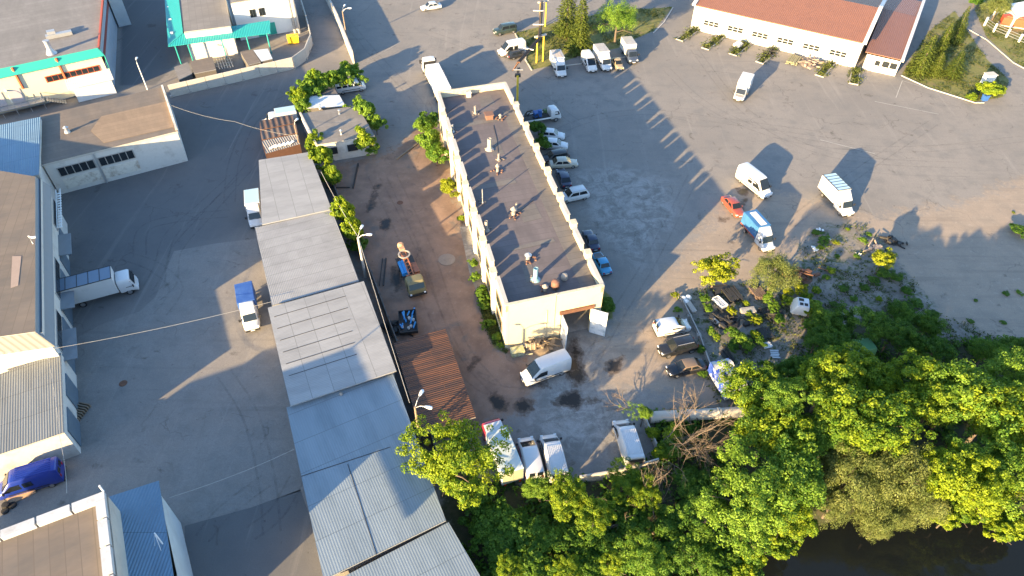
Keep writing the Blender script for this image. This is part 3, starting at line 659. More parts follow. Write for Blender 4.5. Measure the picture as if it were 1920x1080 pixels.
mb = MB(); mb.lathe(G(127, 248, 5.4)-Bb, [(.45, 0), (.35, .35), (.2, .4), (.2, .8), (.4, .82), (.02, 1.1)], 12); mb.build('roof_vent', STEELG, Tb)
mb = MB(); mb.bar(Lb[1]+Vector((-.2, -.2, .2)), Lb[2]+Vector((-.2, .2, .2)), .3, .35); mb.build('parapet', PLASTER, Tb)
mb = MB(); mb.slab([G(170, 245, 5.44)-Bb, G(190, 218, 5.44)-Bb, G(312, 190, 5.44)-Bb, G(326, 238, 5.44)-Bb, G(195, 268, 5.44)-Bb], .03); mb.build('roof_patch', feltmat('sunlit_tan_felt', (.25, .18, .12), (.2, .145, .1), 1.1), Tb)  # sunlit part of the roof painted as lighter felt
# ------------------------------------------------------------------ long left building: mansard edge, canopies, loading doors
ZL = 8.3
Tl = thing('loading_building', 'tall left warehouse with a brown flat roof, slanted grey fascia and loading doors', 'building', G(40, 600)); b0 = Tl.location.copy()
r1, r2 = G(66, 331, ZL), G(66, 622, ZL); wd = Vector((-26, 4, 0)); r0, r3 = r1+Vector((-40, 9, 0)), r2+Vector((-40, -9, 0))
r1_, r2_, r0_, r3_ = [p-b0 for p in (r1, r2, r0, r3)]
mb = MB(); mb.slab([r0_, r3_, r2_, r1_], .3, 0, 1); mb.build('roof', [FELTB, CONCL], Tl)
ed = (r2-r1).normalized(); on_ = Vector((-ed.y, ed.x, 0)); on_ = on_ if on_.x > 0 else -on_
FASC = ribmat('slate_fascia', (.17, .19, .21), 1.2, 0, .5, 0, .1, depth=.01)
mb = MB(); e1, e2 = r1_+on_*1.1-Vector((0, 0, 1.9)), r2_+on_*1.1-Vector((0, 0, 1.9))+ed*1.0
mb.quad(r1_-Vector((0, 0, .05)), e1, e2, r2_-Vector((0, 0, .05))); mb.build('mansard', FASC, Tl)
mb = MB(); sw = r3_-Vector((0, 0, 1.9))+ed*1.4; mb.quad(r3_-Vector((0, 0, .05)), r2_-Vector((0, 0, .05)), e2, sw); mb.build('mansard', ribmat('pale_fascia', (.17, .172, .168), .8, 0, .6, 0, .1, depth=.01, contrast=.4), Tl)
q1, q2, q3, q0 = r1_+on_*.5, r2_+on_*.5, r3_, r0_
mb = MB(); mb.prism([q0, q1, q2, q3], 0, ZL-.35, 0, top=False); mb.build('wall', BRICKW, Tl)
LL = (r2-r1).length; ang = atan2(ed.y, ed.x)
for k, (s, w_, z, h) in enumerate(((.10, 6, 3.9, 1.3), (.55, 7, 3.9, 1.3), (.86, 6, 3.9, 1.3))):
    p = q1+ed*LL*s; mb = MB(); mb.box((p.x, p.y, z), (w_, .16, h), ang); f = mb.build('window', STEELG, Tl)
    mb = MB()
    for i in range(7): pp = p+ed*((i-3)*w_/7.3)+on_*.05; mb.box((pp.x, pp.y, z), (w_/8.2, .12, h*.86), ang)
    mb.build('pane', GLASSB, f)
for s, w_ in ((.30, 4.5), (.62, 6), (.92, 5)):
    p = q1+ed*LL*s+on_*.7; mb = MB(); mb.box((p.x, p.y, 3.1), (w_, 1.5, .12), ang, tilt=('X', R_(-8))); mb.build('canopy', FASC, Tl)
for s in (.2, .34, .5, .66, .8, .93):
    p = q1+ed*LL*s+on_*.03; mb = MB(); mb.box((p.x, p.y, 1.5), (3.0, .14, 2.9), ang); mb.build('loading_door', mat('blue_grey_door', (.10, .14, .18), .6, 0, .25, 2), Tl)
mb = MB()
for k in range(14): p = q1+ed*(LL*.02+k*.6)+on_*1.15; mb.box((p.x, p.y, 5.4), (.25, .5, .08), ang)
mb.bar(q1+on_*.9-Vector((0, 0, 2.6)), q1+ed*9+on_*.9-Vector((0, 0, 2.6)), .08); mb.bar(q1+on_*1.4-Vector((0, 0, 2.6)), q1+ed*9+on_*1.4-Vector((0, 0, 2.6)), .08); mb.build('wall_ladder', WHITEM, Tl)
mb = MB(); mb.slab([G(20, 540, ZL+.03)-b0, G(23, 480, ZL+.03)-b0, G(40, 480, ZL+.03)-b0, G(34, 535, ZL+.03)-b0], .02); mb.build('roof_patch', mat('pale_patch', (.3, .23, .19), .9, 0, .15, 2), Tl)
p = G(62, 457, ZL)-b0; mb = MB(); mb.tube([p, p+Vector((0, 0, 1.2)), p+Vector((.7, -.3, 1.3))], .06, 6); mb.box(p+Vector((.8, -.3, 1.28)), (.5, .22, .14), .3); mb.build('roof_lamp', LAMPW, Tl)
shed('blue_roof_hall', 'blue-grey corrugated roof at the left edge between the white brick building and the tall warehouse', 'building', [(-60, 246), (76, 219), (73, 327), (-60, 358)], 6.0, CORRB, BRICKW, over=.1, mi2=STEELG)
# lower annex with corrugated roof
Ta, La, Ba = shed('corrugated_annex', 'lower annex with a grey ribbed roof and a sunlit end wall beside the blue van', 'annex', [(-60, 722), (114, 661), (120, 811), (-60, 872)], 4.0, CORRA, BRICKW, over=.05, mi2=CONCL)
a, b = La[1], La[2]; d = (b-a).normalized(); n = Vector((-d.y, d.x, 0)); n = n if n.x > 0 else -n; ang = atan2(d.y, d.x)
for s in (.35, .78): q = lerp(a, b, s)+n*.0; mb = MB(); mb.box((q.x, q.y, 1.6), (3.2, .16, 3.0), ang); mb.build('door', mat('blue_grey_door', (.12, .2, .27)), Ta)
# ------------------------------------------------------------------ bottom-left tall hall with a concrete parapet
ZH = 9.8
Th = thing('flat_roof_hall', 'tall hall with a brown flat roof and pale slab parapet in the lower left corner', 'building', G(100, 1010)); b0 = Th.location.copy()
H0, H1, H2 = [G(x, y, ZH)-b0 for x, y in ((194.5, 921), (0, 994), (213, 1085))]
dv = (H1-H0).normalized(); ev = (H2-H0).normalized(); Hs = H0+ev*((G(757, 790, 3.45)-Vector((cos(SUN_AZ), sin(SUN_AZ), 0))*((ZH-3.45)/tan(SUN_EL))-b0-H0).dot(ev)); Hw = H0+dv*32; Hsw = Hs+dv*32
mb = MB(); mb.prism([H0, Hs, Hsw, Hw], 0, ZH-.5, 0, top=False); mb.build('wall', CONCL, Th)
mb = MB(); zz = Vector((0, 0, .55)); mb.slab([H0-zz, Hs-zz, Hsw-zz, Hw-zz], .3); mb.build('roof', FELTB, Th)
SLAB = mat('parapet_slab', (.46, .47, .48), .8, 0, .12, 1.5, col2=(.34, .33, .31), var2=.7, thr=(.5, .75))
for o_, d_, n_, cnt in ((H0, dv, ev, 10), (H0, ev, dv, 8)):
    st = 2.6
    for k in range(cnt):
        a, b = o_+d_*(k*st+(.03 if k else 0)), o_+d_*((k+1)*st-.14); a.z = b.z = 0
        if d_ is ev and k == 0: a = a+ev*.75
        mb = MB(); mb.prism([a, b, b+n_*.72, a+n_*.72], ZH-.9, ZH+(.0 if d_ is dv else .003)); mb.build('parapet_slab', SLAB, Th)
c = H0+Vector((0, 0, 0)); mb = MB(); mb.tube([c, c+Vector((0, 0, .9))], .08, 8); mb.build('roof_vent', LAMPW, Th)
# blue sheet annex beside it
ZA = 6.1
Tx = thing('blue_roof_annex', 'lean annex with a plain blue sheet roof at the bottom left beside the tall hall', 'annex', G(300, 1010)); b0 = Tx.location.copy()
P = [G(205, 931, 6.3)-b0, G(297.6, 901, ZA)-b0, G(330, 1110, ZA)-b0, G(214, 1110, 6.3)-b0]
mb = MB(); mb.slab([P[0], P[1], P[2], P[3]], .12); mb.build('roof', CORRB, Tx)
A1, A2 = G(340, 979)-b0, G(372, 1130)-b0; t1, t2 = G(303, 930, 5.3)-b0, G(337, 1085, 5.3)-b0
mb = MB(); x0, x1 = Vector((t1.x, t1.y, 0)), Vector((t2.x, t2.y, 0)); mb.quad(x0, x1, x1+Vector((0, 0, 5.9)), x0+Vector((0, 0, 5.9)))
y0, y1 = P[0].copy(), P[3].copy(); y0.z = y1.z = 0; mb.quad(y0, x0, x0+Vector((0, 0, 5.9)), y0+Vector((0, 0, 5.9))); mb.quad(x1, y1, y1+Vector((0, 0, 5.9)), x1+Vector((0, 0, 5.9)))
mb.build('wall', mat('pale_panel_wall', (.5, .56, .58), .6, 0, .08, 1, col2=(.4, .45, .47)), Tx)
ml = MB(); p = G(305, 1020, ZA)-b0; ml.tube([p, p+Vector((-.2, .2, 1.6))], .07, 6); ml.tube([p+Vector((-.6, -.2, 0)), p+Vector((-.2, .2, 1.6)), p+Vector((.1, -.6, 0))], .025, 5); ml.build('roof_mast', LAMPW, Tx)
# ------------------------------------------------------------------ market hall top left with teal fascia and cream front
ZT = 7.2
Tm = thing('market_hall', 'big hall top left with a grey roof, teal fascia and bright cream front wall', 'building', G(100, 100)); b0 = Tm.location.copy()
c1 = G(184, 93, ZT)-b0; c0 = G(-40, 141, ZT)-b0; c2 = G(195, -30, ZT)-b0
fd_ = (c1-c0).normalized(); sd_ = (c2-c1).normalized(); c2 = c1+sd_*60; c0 = c1-fd_*45; c3 = c0+sd_*60
mb = MB(); zz = Vector((0, 0, .35)); mb.slab([c0-zz, c1-zz, c2-zz, c3-zz], .3); mb.build('roof', feltmat('taupe_felt', (.2, .19, .182), (.155, .148, .142), 1.3), Tm)
mb = MB(); mb.prism([c0, c1, c2, c3], 0, ZT-.6, 0, top=False); mb.build('wall', PANELG, Tm)
fn_ = Vector((fd_.y, -fd_.x, 0)); sn_ = Vector((sd_.y, -sd_.x, 0))
mb = MB(); mb.box((c1-fd_*22.5+fn_*.1+Vector((0, 0, -ZT+ZT/2-.2))), (45, .3, ZT-.9), atan2(fd_.y, fd_.x)); mb.build('front_wall', mat('cream_panel', (.62, .57, .42), .6, 0, .05, 1), Tm)
mb = MB(); up = Vector((0, 0, .3)); lo = Vector((0, 0, -.9))
mb.quad(c0+fn_*.75+lo, c1+fn_*.75+sn_*.6+lo, c1+up, c0+up); mb.quad(c1+fn_*.75+sn_*.6+lo, c1+sn_*.3+lo*6+sd_*.2, c1+sn_*.02+sd_*1.6, c1+up); mb.build('fascia', GREEN, Tm)
mb = MB(); mb.bar(c1+sn_*.05, c2+sn_*.05, .3, .35); mb.build('roof_trim', REDT, Tm)
for z in (-2.2,): mb = MB(); mb.bar(c1+sn_*.05+Vector((0, 0, z)), c2+sn_*.05+Vector((0, 0, z)), .06, .8); mb.build('wall_stripe', mat('dark_red_stripe', (.2, .04, .03), .5), Tm)
for s in (13.2, 6.6, 19.9):
    mb = MB(); p = c1-fd_*s+fn_*.34; mb.bar(p+Vector((0, 0, .2)), p+Vector((0, 0, -3.6)), .3, .3); mb.build('wall_pilaster', REDT, Tm)
p = c1-fd_*5.2+fn_*.28; a_ = atan2(fd_.y, fd_.x)
mb = MB(); mb.box((p.x, p.y, ZT-3.0), (8.6, .12, 1.1), a_); f = mb.build('window', REDT, Tm)
mb = MB()
for k in range(9): pp = p+fd_*((k-4)*.93)+fn_*.04; mb.box((pp.x, pp.y, ZT-3.0), (.8, .1, .85), a_)
mb.build('pane', GLASSB, f)
for s in (17.3, 14.6):
    pp = c1-fd_*s+fn_*.28; mb = MB(); mb.box((pp.x, pp.y, 2.6), (1.7, .12, 2.4), a_); mb.build('door', mat('mauve_door', (.45, .42, .44), .5), Tm)
p = c1-fd_*2.6+fn_*1.5; mb = MB(); mb.box((p.x-.6, p.y, 1.35), (6.2, 2.4, 2.7), a_); mb.build('entrance_porch', WHITEM, Tm)
P4 = [p-fd_*4.2+fn_*1.35, p+fd_*3.0+fn_*1.35, p+fd_*3.0-fn_*1.4, p-fd_*4.2-fn_*1.4]; 
for i, q in enumerate(P4): q.z = 2.85 if i < 2 else 3.7
mb = MB(); mb.slab(P4, .08); mb.build('porch_roof', SHEETW, Tm)
mb = MB(); pl = c1-fd_*15.5+fn_*1.1; mb.box((pl.x, pl.y, 1.3), (9, 1.7, .12), a_)
for k in range(-4, 5):
    for o in (.8, -.8): q = pl+fd_*k*1.05+fn_*o; mb.tube([(q.x, q.y, 0 if o > 0 and k % 2 == 0 else 1.3), (q.x, q.y, 2.3)], .04, 5)
for z in (1.8, 2.3): mb.bar(pl-fd_*4.2+fn_*.8+Vector((0, 0, z-pl.z)), pl+fd_*4.2+fn_*.8+Vector((0, 0, z-pl.z)), .05)
for k in range(8): q = pl+fd_*(4.9+k*.34); mb.box((q.x, q.y, 1.2-k*.16), (.3, 1.5, .05), a_)
for o in (.75, -.75): mb.bar(pl+fd_*4.6+fn_*o+Vector((0, 0, 2.2-pl.z)), pl+fd_*7.6+fn_*o+Vector((0, 0, .9-pl.z)), .05)
mb.build('loading_platform', STEELG, Tm)
p = G(97, 100, ZT-.3)-b0; mb = MB(); mb.lathe(p, [(.9, 0), (.45, .8), (.42, 2.2), (.55, 2.25), (.5, 2.3)], 14); mb.build('roof_chimney', STEELG, Tm, smooth=40)
p = G(112, 68, ZT-.3)-b0; mb = MB(); mb.box(p+Vector((0, 0, .3)), (4.2, 1.0, .6), a_); mb.box(p+Vector((-1.2, -.1, .8)), (1.3, 1.0, .5), a_); mb.build('roof_unit', STEELG, Tm)
mb = MB(); q = c2-sd_*32+sn_*1.2; mb.box((q.x, q.y, 3), (2.4, 3, 6), a_); mb.build('side_stair', mat('pale_panel_wall', (.5, .56, .58)), Tm)
# ------------------------------------------------------------------ white building with the teal canopy at the top
ZC = 4.3
Tk = thing('teal_canopy_building', 'white building with an L-shaped teal canopy behind the concrete panel fence', 'building', G(430, 60)); b0 = Tk.location.copy()
def gq(x, y, z): return G(x, y, z)-b0
mb = MB(); mb.slab([gq(308, -12, ZC+.4), gq(315, 86, ZC-.3), gq(343, 62, ZC+.4), gq(334, -12, ZC+.9)], .1); mb.slab([gq(315, 87, ZC-.3), gq(507, 62, ZC-.3), gq(506, 38, ZC+.5), gq(343, 63, ZC+.45)], .1); mb.build('canopy', TEAL, Tk)
mb = MB(); pz = [gq(x, y, 5.6) for x, y in ((337, -20), (345, 60), (432, 49), (420, -20))]; mb.prism(pz, 0, 5.5, 0, top=False); mb.build('wall', BRICKW, Tk)
mb = MB(); mb.slab(pz, .25, 0, 1); mb.build('roof', [FELTG, CONCL], Tk)
pb = [gq(x, y, 7.6) for x, y in ((424, -24), (432, 5), (546, -14), (540, -40))]; mb = MB(); mb.prism(pb, 0, 7.5, 0, top=False); mb.build('upper_block', WHITEM, Tk); mb = MB(); mb.slab(pb, .25); mb.build('roof', FELTG, Tk)
a, b = pb[1], pb[2]; d = (b-a).normalized(); n = Vector((d.y, -d.x, 0)); ang = atan2(d.y, d.x)
for s in (.28, .33, .43, .48):
    q = lerp(a, b, s)+n*.02; mb = MB(); mb.box((q.x, q.y, 4.9), (.55, .14, 1.5), ang); mb.build('window', GLASSB, Tk)
for s in (.38, .55): q = lerp(a, b, s)+n*.02; mb = MB(); mb.box((q.x, q.y, 1.3), (1.6, .14, 2.4), ang); mb.build('door', GREEN, Tk)
for x, y in ((328, 84), (352, 82), (415, 73), (462, 67), (500, 62)):
    p = gq(x, y+2, ZC-.4); mb = MB(); mb.tube([(p.x, p.y, 0), (p.x, p.y, ZC-.42)], .12, 8); mb.build('canopy_post', mat('teal_post', (.02, .3, .28), .5), Tk)
for x, y in ((316, 14), (319, 37), (322, 62), (367, 66), (406, 58), (452, 49)): p = gq(x, y, ZC+.15); mb = MB(); mb.box(p, (.5, .4, .35), .3); mb.build('canopy_lamp', WHITEM, Tk)
for x in (541, 549): p = gq(x, 2, 6.5); mb = MB(); mb.tube([(p.x, p.y, 0), (p.x, p.y, 9)], .3, 10); mb.build('chimney_pipe', STEELG, Tk)
# things in the fenced service yard
for lab, pts, z, m in (('grey patched hut roof inside the panel fence', [(326, 126), (352, 116), (360, 138), (335, 150)], 2.2, FELTG), ('flat brown hut roof next to the scrap ladders inside the panel fence', [(355, 115), (398, 106), (405, 130), (364, 138)], 2.2, FELTB),
                       ('brown sheet hut roof between open bays inside the panel fence', [(450, 97), (473, 92), (489, 116), (465, 122)], 2.2, FELTB), ('pale grey hut roof beside the yellow bin inside the panel fence', [(475, 94), (502, 91), (511, 110), (490, 115)], 2.2, mat('pale_sheet_roof', (.5, .54, .57)))):
    shed('yard_hut', lab, 'hut', pts, z, m, DARKW, over=.1, t=.1, group='huts inside the panel fence')
mb = MB()
for k in range(6): mb.bar(G(405+k*5, 108, .3), G(412+k*5, 130-k, 1.6), .09)
for k in range(4): mb.bar(G(404, 110+k*5, 1.0), G(436, 104+k*6, 1.0), .07)
tag(mb.build('scrap_ladder', STEELG), 'tangled pale ladder frames beside the dark bay inside the panel fence', 'scrap')
p = G(549, 71, 1.0); Ty = thing('yellow_bin', 'bright yellow metal bin beside the white block with teal doors', 'bin', (p.x, p.y, 0), .3)
mb = MB(); YEL = mat('yellow_paint', (.75, .5, .02), .5, 0, .06); mb.box((0, 0, .75), (2.0, 1.3, 1.3), taper=1.1); mb.build('body', YEL, Ty, bevel=.03); mb = MB(); mb.box((0, 0, 1.46), (2.3, 1.5, .1)); mb.build('lid', YEL, Ty)
# ------------------------------------------------------------------ red roofed garage top right
ZG = 5.0
Tr = thing('red_roof_garage', 'long white truck garage with a red ribbed roof and six windowed doors', 'garage', G(1450, 60)); b0 = Tr.location.copy()
e0, e1 = G(1303, 9, ZG)-b0, G(1620, 80.7, ZG)-b0; fd_ = (e1-e0).normalized(); bk = Vector((-fd_.y, fd_.x, 0)); LG = (e1-e0).length; DEP = 24; a_ = atan2(fd_.y, fd_.x); nf = -bk
rise = Vector((0, 0, 2.3))
mb = MB(); mb.slab([e0-bk*.05, e1-bk*.05, e1+bk*DEP/2+rise, e0+bk*DEP/2+rise], .18); mb.slab([e0+bk*DEP/2+rise, e1+bk*DEP/2+rise, e1+bk*DEP, e0+bk*DEP], .18); mb.build('roof', REDROOF, Tr)
WALLW = mat('white_cladding', (.56, .555, .55), .5, 0, .04, 1)
mb = MB(); f0, f1 = e0.copy(), e1.copy(); f0.z = f1.z = 0
mb.prism([f0+bk*.1, f1+bk*.1, f1+bk*(DEP-.1), f0+bk*(DEP-.1)], 0, ZG-.15, 0, top=False)
for o in (f0, f1): mb.add([o+bk*.1+Vector((0, 0, ZG-.15)), o+bk*(DEP-.1)+Vector((0, 0, ZG-.15)), o+bk*DEP/2+rise+Vector((0, 0, ZG-.15))], [(0, 1, 2)])
mb.build('wall', WALLW, Tr)
for o, s in ((e0, -1), (e1, 1)):
    mb = MB(); q = o+fd_*s*.15; mb.bar(q+Vector((0, 0, .1))-bk*.3, q+bk*DEP/2+rise+Vector((0, 0, .1)), .7, .5); mb.bar(q+bk*DEP/2+rise+Vector((0, 0, .1)), q+bk*DEP+Vector((0, 0, .1)), .7, .5); mb.build('gable_trim', WALLW, Tr)
for i in range(6):
    s = LG*(.058+.1525*i)+2.4; p = f0+fd_*s+nf*.0
    mb = MB(); mb.box((p.x, p.y, 2.1), (4.3, .14, 4.2), a_); dr = mb.build('garage_door', mat('door_white', (.53, .52, .505), .5, 0, .04, 1), Tr)
    mb = MB()
    for r in (0, 1):
        for k in range(3): q = p+fd_*(-1.25+k*1.05)+nf*.05; mb.box((q.x, q.y, 1.75+r*.52), (.92, .1, .42), a_)
    mb.build('window', GLASSB, dr)
    mb = MB(); q = p-fd_*2.25+nf*.03; mb.box((q.x, q.y, 2.1), (.07, .12, 4.2), a_); mb.build('door_seam', CONC, Tr)
# annex
Tn = thing('garage_annex', 'lower red-roofed office annex with two windows at the right end of the garage', 'annex', G(1680, 90)); b0 = Tn.location.copy(); ZN = 3.1
n0, n1 = G(1634, 106, ZN)-b0, G(1690, 113, ZN)-b0; n2, n3 = G(1728, 3, ZN+.9)-b0, G(1664, -10, ZN+.9)-b0
mb = MB(); mb.slab([G(1623, 97, ZN)-b0, G(1690, 112, ZN)-b0, G(1720, 31, ZN+.75)-b0, G(1657, 16, ZN+.75)-b0], .15); mb.build('roof', REDROOF, Tn)
mb = MB(); mb.slab([G(1656, 17, ZN+.7)-b0, G(1719, 32, ZN+.7)-b0, G(1729, 3, ZN+.4)-b0, G(1665, -12, ZN+.4)-b0], .15); mb.build('rear_roof', ribmat('faded_red_roof', (.24, .12, .09), .35, 0, .6, 0, .1, depth=.03, contrast=.35), Tn)
wp = [G(1627, 100, ZN)-b0, G(1690, 114, ZN)-b0, G(1730, 3, ZN)-b0, G(1668, -12, ZN)-b0]; mb = MB(); mb.prism(wp, 0, ZN-.16, 0, top=False); mb.build('wall', WALLW, Tn)
mb = MB(); mb.bar(G(1692, 114, ZN+.15)-b0, G(1721, 33, ZN+.9)-b0, .55, .5); mb.bar(G(1721, 33, ZN+.9)-b0, G(1732, 2, ZN+.6)-b0, .55, .5); mb.build('gable_trim', WALLW, Tn)
d = (wp[1]-wp[0]).normalized(); n = Vector((d.y, -d.x, 0)); ang = atan2(d.y, d.x); Ln = (wp[1]-wp[0]).length
for s, w_, z, h in ((.62, 1.2, 1.8, 1.1), (.85, 1.2, 1.8, 1.1), (.38, .9, 1.7, .9)): q = wp[0]+d*Ln*s+n*.03; mb = MB(); mb.box((q.x, q.y, z), (w_, .14, h), ang); mb.build('window', GLASSB, Tn)
q = wp[0]+d*Ln*.38+n*.02; mb = MB(); mb.box((q.x, q.y, 1.05), (1.1, .12, 2.1), ang); mb.build('door', WALLW, Tn)
# ------------------------------------------------------------------ fences and walls
def panel_fence(name, label, pts, h, m, panel=3.0, t=.16):
    """precast panel fence: every panel and post is a part"""
    P = [G(*p) for p in pts]; base = P[0].copy(); T = thing(name, label, 'fence', base)
    for a, b in zip(P[:-1], P[1:]):
        L = (b-a).length; k = max(1, round(L/panel)); ang = atan2((b-a).y, (b-a).x)
        for i in range(k):
            c = lerp(a, b, (i+.5)/k)-base; mb = MB(); mb.box((c.x, c.y, h/2), (L/k-.06, t, h), ang)
            for r in range(5): mb.box((c.x, c.y, .35+r*(h-.5)/4.4), (L/k-.3, t+.05, .1), ang)
            mb.build('panel', m, T)
            c = lerp(a, b, i/k)-base; mb = MB(); mb.box((c.x, c.y, .16), (.5, .5, .32), ang); mb.build('footing', CONC, T)
    return T
panel_fence('concrete_fence', 'precast concrete panel fence curving round the service yard with the huts', [(322, 182), (552, 129), (575, 112), (586, 84), (578, 50), (566, 10), (560, -20)], 2.3, CONCL)
fence_line('boundary_wall', 'straight pale concrete wall beside the street lamp at the top', [(608, -8), (636, 50), (664, 120)], 2.6, CONCL, t=.3, post=6)
# low fallen wall of big concrete pipe segments at the bottom yard
Tp = thing('concrete_pipe', 'thick pale concrete pipe lying above the bare branches at the yard edge', 'pipe', G(1290, 780)); b0 = Tp.location.copy()
mb = MB(); a, b = G(1222, 782, .65)-b0, G(1412, 772, .65)-b0; mb.tube([a, b], .62, 20); mb.build('barrel', CONCL, Tp, smooth=40)
for k in (0, .33, .66, 1): q = lerp(a, b, k); d = (b-a).normalized(); mb = MB(); mb.tube([q-d*.18, q+d*.18], .68, 20); mb.build('collar', CONCL, Tp, smooth=40)
panel_fence('concrete_fence', 'broken low concrete fence behind the white vans at the bottom of the yard', [(1085, 905), (1160, 893), (1232, 872)], 1.3, CONCL, 3)
panel_fence('concrete_fence', 'short leaning concrete fence overgrown with creeper right of the white pickup van', [(1238, 862), (1212, 800), (1203, 770)], .9, CONCL, 3)
panel_fence('concrete_fence', 'low concrete kerb fence between the parked black cars and the scrap yard', [(1276, 560), (1310, 630), (1335, 700), (1348, 735)], .5, CONC, 4)
# ================================================================== VEHICLES  (local frame: +x forward, origin on the ground)
WHEELS = {}
def wheel_meshes(r, w_):
    k = (round(r, 2), round(w_, 2))
    if k not in WHEELS:
        mb = MB(); prof = [(-w_/2, r*.6), (-w_/2, r*.94), (-w_*.38, r), (w_*.38, r), (w_/2, r*.94), (w_/2, r*.6)]
        n = 16; mb.loft([[Vector((cos(2*pi*j/n)*rr, y, sin(2*pi*j/n)*rr)) for j in range(n)] for y, rr in prof]); t = mb.mesh('wheel', TYRE, smooth=40)
        mb = MB(); mb.loft([[Vector((cos(2*pi*j/n)*rr, y, sin(2*pi*j/n)*rr)) for j in range(n)] for y, rr in ((-w_/2-.012, r*.3), (-w_/2-.006, r*.62), (w_/2+.006, r*.62), (w_/2+.012, r*.3))]); q = mb.mesh('rim', RIM, smooth=40)
        WHEELS[k] = (t, q)
    return WHEELS[k]
def wheels(T, xs_, tr, r, w_=.2):
    t, q = wheel_meshes(r, w_)
    for x in xs_:
        for s in (-1, 1):
            o = link('wheel', t, T, (x, s*(tr-w_/2), r)); link('rim', q, o)
def body_loft(st, name, m, T, smooth=38):
    """stations (x, half width, z low, z top, half width at top) -> rounded body"""
    mb = MB(); rings = []
    for x, hw, z0, z1, ht in st:
        h = z1-z0; pts = [(hw*.86, z0), (hw*.97, z0+.07*h), (hw, z0+.3*h), (hw*.985, z0+.68*h), (ht+(hw-ht)*.25, z1-.10*h), (ht*.93, z1-.015*h), (ht*.5, z1+.02)]
        rings.append([Vector((x, y, z)) for y, z in pts]+[Vector((x, -y, z)) for y, z in pts[::-1]])
    mb.loft(rings); return mb.build(name, m, T, smooth=smooth, merge=True)
def gquad(a, b, c, d, out, shrink=.0):
    P = [Vector(p) for p in (a, b, c, d)]; c_ = sum(P, Vector())/4
    return [p+(c_-p)*shrink+Vector(out) for p in P]
def place(name, label, cat, front, rear, zf, zr, group, L=None):
    f, r = G(*front, zf), G(*rear, zr); d = Vector((f.x-r.x, f.y-r.y, 0)); c = (f+r)/2; c.z = 0
    return thing(name, label, cat, c, atan2(d.y, d.x), group)
def lights(T, xf, xr, y, zf, zr, w_=.3, h=.16):
    for s in (-1, 1):
        mb = MB(); mb.box((xf, s*y, zf), (.14, w_, h)); mb.build('headlight', LAMPW, T, bevel=.02)
        mb = MB(); mb.box((xr, s*y, zr), (.1, w_*.8, h*1.3)); mb.build('tail_light', LAMPR, T, bevel=.02)
